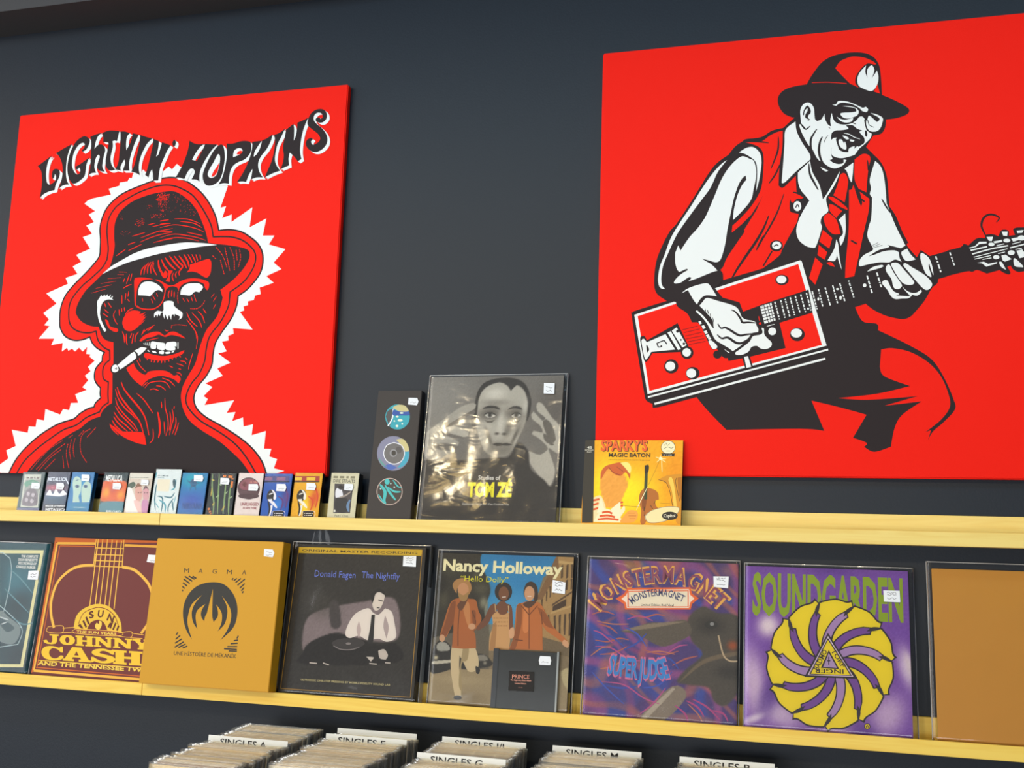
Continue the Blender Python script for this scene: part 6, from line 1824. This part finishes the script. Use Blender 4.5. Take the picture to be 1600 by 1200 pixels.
# ------------------------------------------------------------------ boxes and sleeves leaning on the ledges
def leaning(key, name, label, cat, thick, card, finish='gloss', bag=None, bevel=0.0008, body='cover_board', alias={}, labels={}, rows=2, group=None, amp=0.0012, grow=(0.004, 0.004, 0.006)):
    x0, y0, z0, w, h, th = FRAME[key]
    t = thing(name, (x0, y0, z0), -th, label, cat, group)
    m = mat('card_' + key, hexlin(card), 0.45, 0.3, bump=(300, 0.06))
    box(body, t, m, (0, w, 0, thick, 0, h), bevel)
    y = 0.0
    if key in PRINT:
        y = print_on(t, key, w, h, 0.00005, finish, alias, labels)
    if bag:
        film(t, -grow[0], w + grow[1], 0.0, h + grow[2], -y - 0.0006, thick + 0.0008, bag, amp, seed=len(key) * 1.7)
        ys = -y - 0.0008
        me = box_mesh('edge_highlight', [(-grow[0] - 0.0004, -grow[0] + 0.0012, ys, thick + 0.0006, 0.0, h + grow[2]),
                                    (w + grow[1] - 0.0012, w + grow[1] + 0.0004, ys, thick + 0.0006, 0.0, h + grow[2]),
                                    (-grow[0], w + grow[1], ys, ys + 0.0008, h + grow[2] - 0.0012, h + grow[2] + 0.0004)])
        link_mesh('edge_highlight', me, t, [EDGE_HIGHLIGHT])
        y += 0.0006 + 0.0004 + amp * 1.3
    if key in STICKER:
        sticker(t, key, y + 0.0001, w, h, rows)
    return t

leaning('grey_portrait', 'record_sleeve', 'grey photo album sleeve of a man holding his head, yellow title, in shiny plastic', 'record', 0.005, '#3a3735', bag=FILM_SOFT, amp=0.0022, grow=(0.003, 0.009, 0.004))
leaning('three_discs', 'boxed_set', 'tall narrow dark box with three round iridescent pictures', 'box', 0.022, '#352f2e', 'gloss', bevel=0.001, body='box_body', rows=1)
leaning('yellow_storybook', 'record_book', 'small yellow record book with a double bass, drum and orange lettering', 'record', 0.008, '#2c2620', 'gloss')
leaning('teal_box', 'boxed_set', 'teal box with cream border at the far left of the lower shelf', 'box', 0.036, '#27454c', 'gloss', bag=FILM, body='box_body', bevel=0.0012, grow=(0.002, 0.002, 0.002), amp=0.0008)
leaning('maroon_guitar_box', 'boxed_set', 'maroon box with a yellow guitar outline and big yellow lettering', 'box', 0.030, '#6c2620', 'matt', body='box_body', bevel=0.0012, rows=1)
leaning('gold_box', 'boxed_set', 'plain gold box with a black claw emblem in the middle', 'box', 0.035, '#cf9410', 'matt', body='box_body', bevel=0.0012)
leaning('dark_box_set', 'boxed_set', 'dark boxed record with gold top band and a man in white shirt and tie', 'box', 0.020, '#3a3631', 'gloss', bag=FILM, body='box_body', grow=(0.004, 0.012, 0.005), rows=3)
leaning('street_trio', 'record_sleeve', 'album sleeve of three people in tan clothes running down a street', 'record', 0.004, '#4a4236', bag=FILM, grow=(0.002, 0.010, 0.007), rows=3)
leaning('purple_swirl', 'record_sleeve', 'murky purple and blue swirling album sleeve with arched orange lettering', 'record', 0.004, '#3a2f52', bag=FILM_SOFT, rows=3, amp=0.0018)
leaning('yellow_wheel', 'record_sleeve', 'bright purple album sleeve with a big yellow pinwheel and green lettering', 'record', 0.004, '#5a3a86', bag=FILM, grow=(0.002, 0.010, 0.006), rows=3)

# kraft sleeve at the right end: card, a folded-down black flap and the bag
k = leaning('plain_kraft', 'record_sleeve', 'plain brown kraft card sleeve in clear plastic at the right end of the lower shelf', 'record', 0.004, '#cf983c', bag=FILM, grow=(0.010, 0.010, 0.013))
kw, kh = FRAME['plain_kraft'][3:5]
# ------------------------------------------------------------------ compact disc in front of the street sleeve
x0, y0, z0, w, h, th = FRAME['black_disc_case']
t = thing('disc_case', (x0, y0, z0), -th, 'black compact disc jewel case standing in front of the street photo sleeve', 'disc case')
CDB = mat('card_black_disc', (0.012, 0.014, 0.012), 0.25)
box('inlay_card', t, CDB, (0.012, w - 0.004, 0.0016, 0.0080, 0.002, h - 0.002))
box('hinge_spine', t, mat('hinge_plastic', (0.02, 0.022, 0.024), 0.25), (0.0, 0.0118, 0.0006, 0.0090, 0.0, h), 0.0006)
box('case_lid', t, CASE, (0.0122, w, 0.0, 0.0014, 0.0, h))
box('edge_strip', t, mat('clear_edge', (0.35, 0.37, 0.36), 0.2), (w - 0.0036, w, 0.0016, 0.0090, 0.0, h))
yt = print_on(t, 'black_disc_case', w, h, 0.0001, 'matt')
sticker(t, 'black_disc_case', yt + 0.0002, w, h, 1)

# ------------------------------------------------------------------ clear plastic flap behind the dark boxed record
t = thing('plastic_bag', (0.912, -0.0035, ZL + 0.02), math.radians(-0.5), 'clear plastic bag whose folded corner shows above the dark boxed record', 'bag')
bm = bmesh.new()
n = 8; rows_ = []
prof = [(0.0, 0.34, 0.315), (0.0, 0.05, 0.327), (0.004, 0.036, 0.336)]
for a, b, z in ((0.0, 0.05, 0.10), (0.0, 0.05, 0.31), (0.002, 0.044, 0.325), (0.005, 0.036, 0.336)):
    rows_.append([bm.verts.new((a + (b - a) * i / n, -0.0006 * math.sin(i * 1.9), z)) for i in range(n + 1)])
for r0, r1 in zip(rows_, rows_[1:]):
    for i in range(n): bm.faces.new((r0[i], r0[i + 1], r1[i + 1], r1[i]))
me = bpy.data.meshes.new('bag_flap'); bm.to_mesh(me); bm.free()
link_mesh('bag_flap', me, t, [FILM], True)

# ------------------------------------------------------------------ cassettes on the upper ledge
CASSETTE = {
    1: ('cassette with pale arched picture on dark green, leftmost of the row', '#2b3f3e', 0.0),
    2: ('cassette with white mountain peaks under a pink sky', '#23263a', 0.0),
    3: ('blue cassette with two pale stone heads facing each other', '#1c4f78', 0.0),
    4: ('cassette with orange flames over a blue grey foot and white lettering', '#33393c', 0.0),
    5: ('pale cassette with two pastel faces side by side', '#26221f', 0.0),
    6: ('white cassette with teal brush strokes, tallest of the row', '#2a2c30', 0.0),
    7: ('cassette fading from turquoise to deep blue', '#28323e', 0.0),
    8: ('dark cassette with green thorny stems', '#1d2226', 0.0),
    9: ('white cassette with a maroon oval photo and red lettering', '#3a2c2e', 0.0),
    10: ('blue cassette with a black and white striding figure', '#1c2030', 0.0),
    11: ('yellow and orange cassette with a black and white striding figure', '#2a2018', 0.0),
    12: ('cream cassette with a dark guitar player photo, right end of the row', '#191614', 0.010),
}
for i, (label, spine, extra) in CASSETTE.items():
    x0, y0, z0, w, h, th = FRAME['cassette%d' % i]
    t = thing('cassette', (x0, y0, z0), -th, label, 'cassette', 'cassettes on the upper shelf')
    d = 0.0165 + extra
    box('case_back', t, mat('case_' + spine[1:], hexlin(spine), 0.25), (0.0, w, 0.0026, d, 0.0, h), 0.0010)
    y = print_on(t, 'cassette%d' % i, w, h, -0.0024, 'gloss')
    fr_ = box_mesh('clear_lid', [(0.0, w, 0.0, 0.0008, 0.0, h), (0.0, 0.0012, 0.0008, 0.0110, 0.0, h), (w - 0.0012, w, 0.0008, 0.0110, 0.0, h), (0.0, w, 0.0008, 0.0110, h - 0.0012, h)])
    link_mesh('clear_lid', fr_, t, [CASE])
    if 'cassette%d' % i in STICKER:
        sticker(t, 'cassette%d' % i, 0.0001, w, h, 1)

# ------------------------------------------------------------------ seven-inch singles in the browser below
BZ = 0.95
t = thing('record_browser', (1.45, -0.27, 0.0), 0, 'black record browser under the lower shelf carrying five rows of singles', 'counter')
bm = bmesh.new()
P = [(-0.0, 0.0), (-0.0, BZ), (-0.44, BZ - 0.06 * 0.44), (-0.44, 0.0)]
vs = [[bm.verts.new((x, y + 0.2, z)) for y, z in P] for x in (-0.75, 0.75)]
bm.faces.new(vs[0]); bm.faces.new(vs[1][::-1])
for i in range(4):
    j = (i + 1) % 4
    bm.faces.new((vs[0][j], vs[0][i], vs[1][i], vs[1][j]))
bmesh.ops.recalc_face_normals(bm, faces=bm.faces)
me = bpy.data.meshes.new('browser_body'); bm.to_mesh(me); bm.free()
BLK = mat('black_laminate', (0.02, 0.02, 0.021), 0.5)
link_mesh('browser_body', me, t, [BLK])
box('front_rail', t, BLK, (-0.75, 0.75, -0.255, -0.241, 0.0, 1.0), 0.002)

PAPER = [mat('sleeve_paper_%d' % i, c, 0.6) for i, c in enumerate(((0.92, 0.83, 0.64), (0.90, 0.77, 0.52), (0.92, 0.86, 0.74), (0.84, 0.72, 0.54), (0.90, 0.76, 0.45)))]
DARK_PAPER = [mat('sleeve_print_%d' % i, c, 0.5) for i, c in enumerate(((0.42, 0.30, 0.22), (0.30, 0.32, 0.38), (0.55, 0.42, 0.25)))]
CARDW = mat('divider_card', (0.85, 0.83, 0.77), 0.45)
paper_me = [box_mesh('paper_sleeve', [(0, 0.177, 0, 0.0044, 0, 0.178)]) for _ in range(len(PAPER) + len(DARK_PAPER))]
for me, m in zip(paper_me, PAPER + DARK_PAPER): me.materials.append(m)
def bag_mesh(seed):
    bm = bmesh.new(); n = 10; G = []
    for side in (0, 1):
        row2 = []
        for j, z in enumerate((0.0, 0.12, 0.17, 0.1815)):
            row = []
            for i in range(n + 1):
                a = i / n
                bulge = 0.0003 * (j > 0) * (0.5 + noise.noise(Vector((a * 6 + seed, z * 30, side + seed))))
                y = (-0.0004 - bulge) if side == 0 else (0.0048 + bulge)
                row.append(bm.verts.new((-0.0015 + 0.1835 * a, y, z + 0.0012 * noise.noise(Vector((a * 5 + seed, side, 9))) * (j == 3))))
            row2.append(row)
        G.append(row2)
        for r0, r1 in zip(row2, row2[1:]):
            for i in range(n):
                f = (r0[i], r0[i + 1], r1[i + 1], r1[i]); bm.faces.new(f if side == 0 else f[::-1])
    for e in (0, n):
        for j in range(3):
            bm.faces.new((G[0][j][e], G[1][j][e], G[1][j + 1][e], G[0][j + 1][e]))
    me = bpy.data.meshes.new('plastic_cover'); bm.to_mesh(me); bm.free()
    me.materials.append(FILM_SINGLE)
    for p in me.polygons: p.use_smooth = True
    return me
bag_me = [bag_mesh(s * 3.7) for s in range(6)]
ROWS = [(0.822, 0.46, 'first', [('SINGLES A', 0.2500)]),
        (1.040, 0.41, 'second', [('', 0.105), ('SINGLES E', 0.158)]),
        (1.275, 0.34, 'third', [('SINGLES I/J', 0.105), ('SINGLES G', 0.250)]),
        (1.509, 0.29, 'fourth', [('SINGLES M', 0.106)]),
        (1.763, 0.23, 'fifth', [('SINGLES P', 0.112)])]
for x, yend, word, cards in ROWS:
    yy = 0.106; step = 0.0; hold = 0
    cards = list(cards)
    top = lambda y_: 1.1395 - 0.06 * (y_ - 0.105)
    while yy < yend:
        lean = -math.radians(6.0 + R.uniform(-0.05, 0.05))
        if cards and yy >= cards[0][1]:
            txt, _ = cards.pop(0)
            lab = ('cream divider card reading %s, standing in the %s row of singles' % (txt, word)) if txt else 'blank cream divider card at the back of the second row of singles'
            zc = top(yy) + 0.006
            t = thing('divider_card', (x - 0.001, -yy, zc - 0.186), lean, lab, 'divider')
            box('card', t, CARDW, (0, 0.179, 0, 0.0008, 0, 0.186), 0.0003)
            if txt:
                sh = Sheet(0.2, 0.2)
                wd = 0.0062 * len(txt)
                place_text(sh, '#1c1a1a', 1, (0.028, 0.1685), (0.028 + 0.105, 0.1685), 0.0125, txt)
                sh.build('lettering', t, 0.0002, 'matt', {})
            yy += 0.0075; step = -0.0030; hold = 3
            continue
        if hold > 0: hold -= 1
        elif R.random() < 0.35: step = R.uniform(-0.0045, 0.0035)
        s = step + R.uniform(-0.0006, 0.0006)
        t = thing('single_sleeve', (x + R.uniform(-0.002, 0.003), -yy, top(yy) - 0.1815 + s), lean,
                  'seven-inch single in a paper sleeve and clear plastic, %s row from the left' % word, 'record', '%s row of singles' % word)
        k = R.randrange(len(PAPER)) if R.random() < 0.86 else len(PAPER) + R.randrange(len(DARK_PAPER))
        o = bpy.data.objects.new('paper_sleeve', paper_me[k]); LINK(o); o.parent = t
        o = bpy.data.objects.new('plastic_cover', bag_me[R.randrange(6)]); LINK(o); o.parent = t
        yy += 0.0069 if R.random() < 0.7 else R.uniform(0.0072, 0.0100)
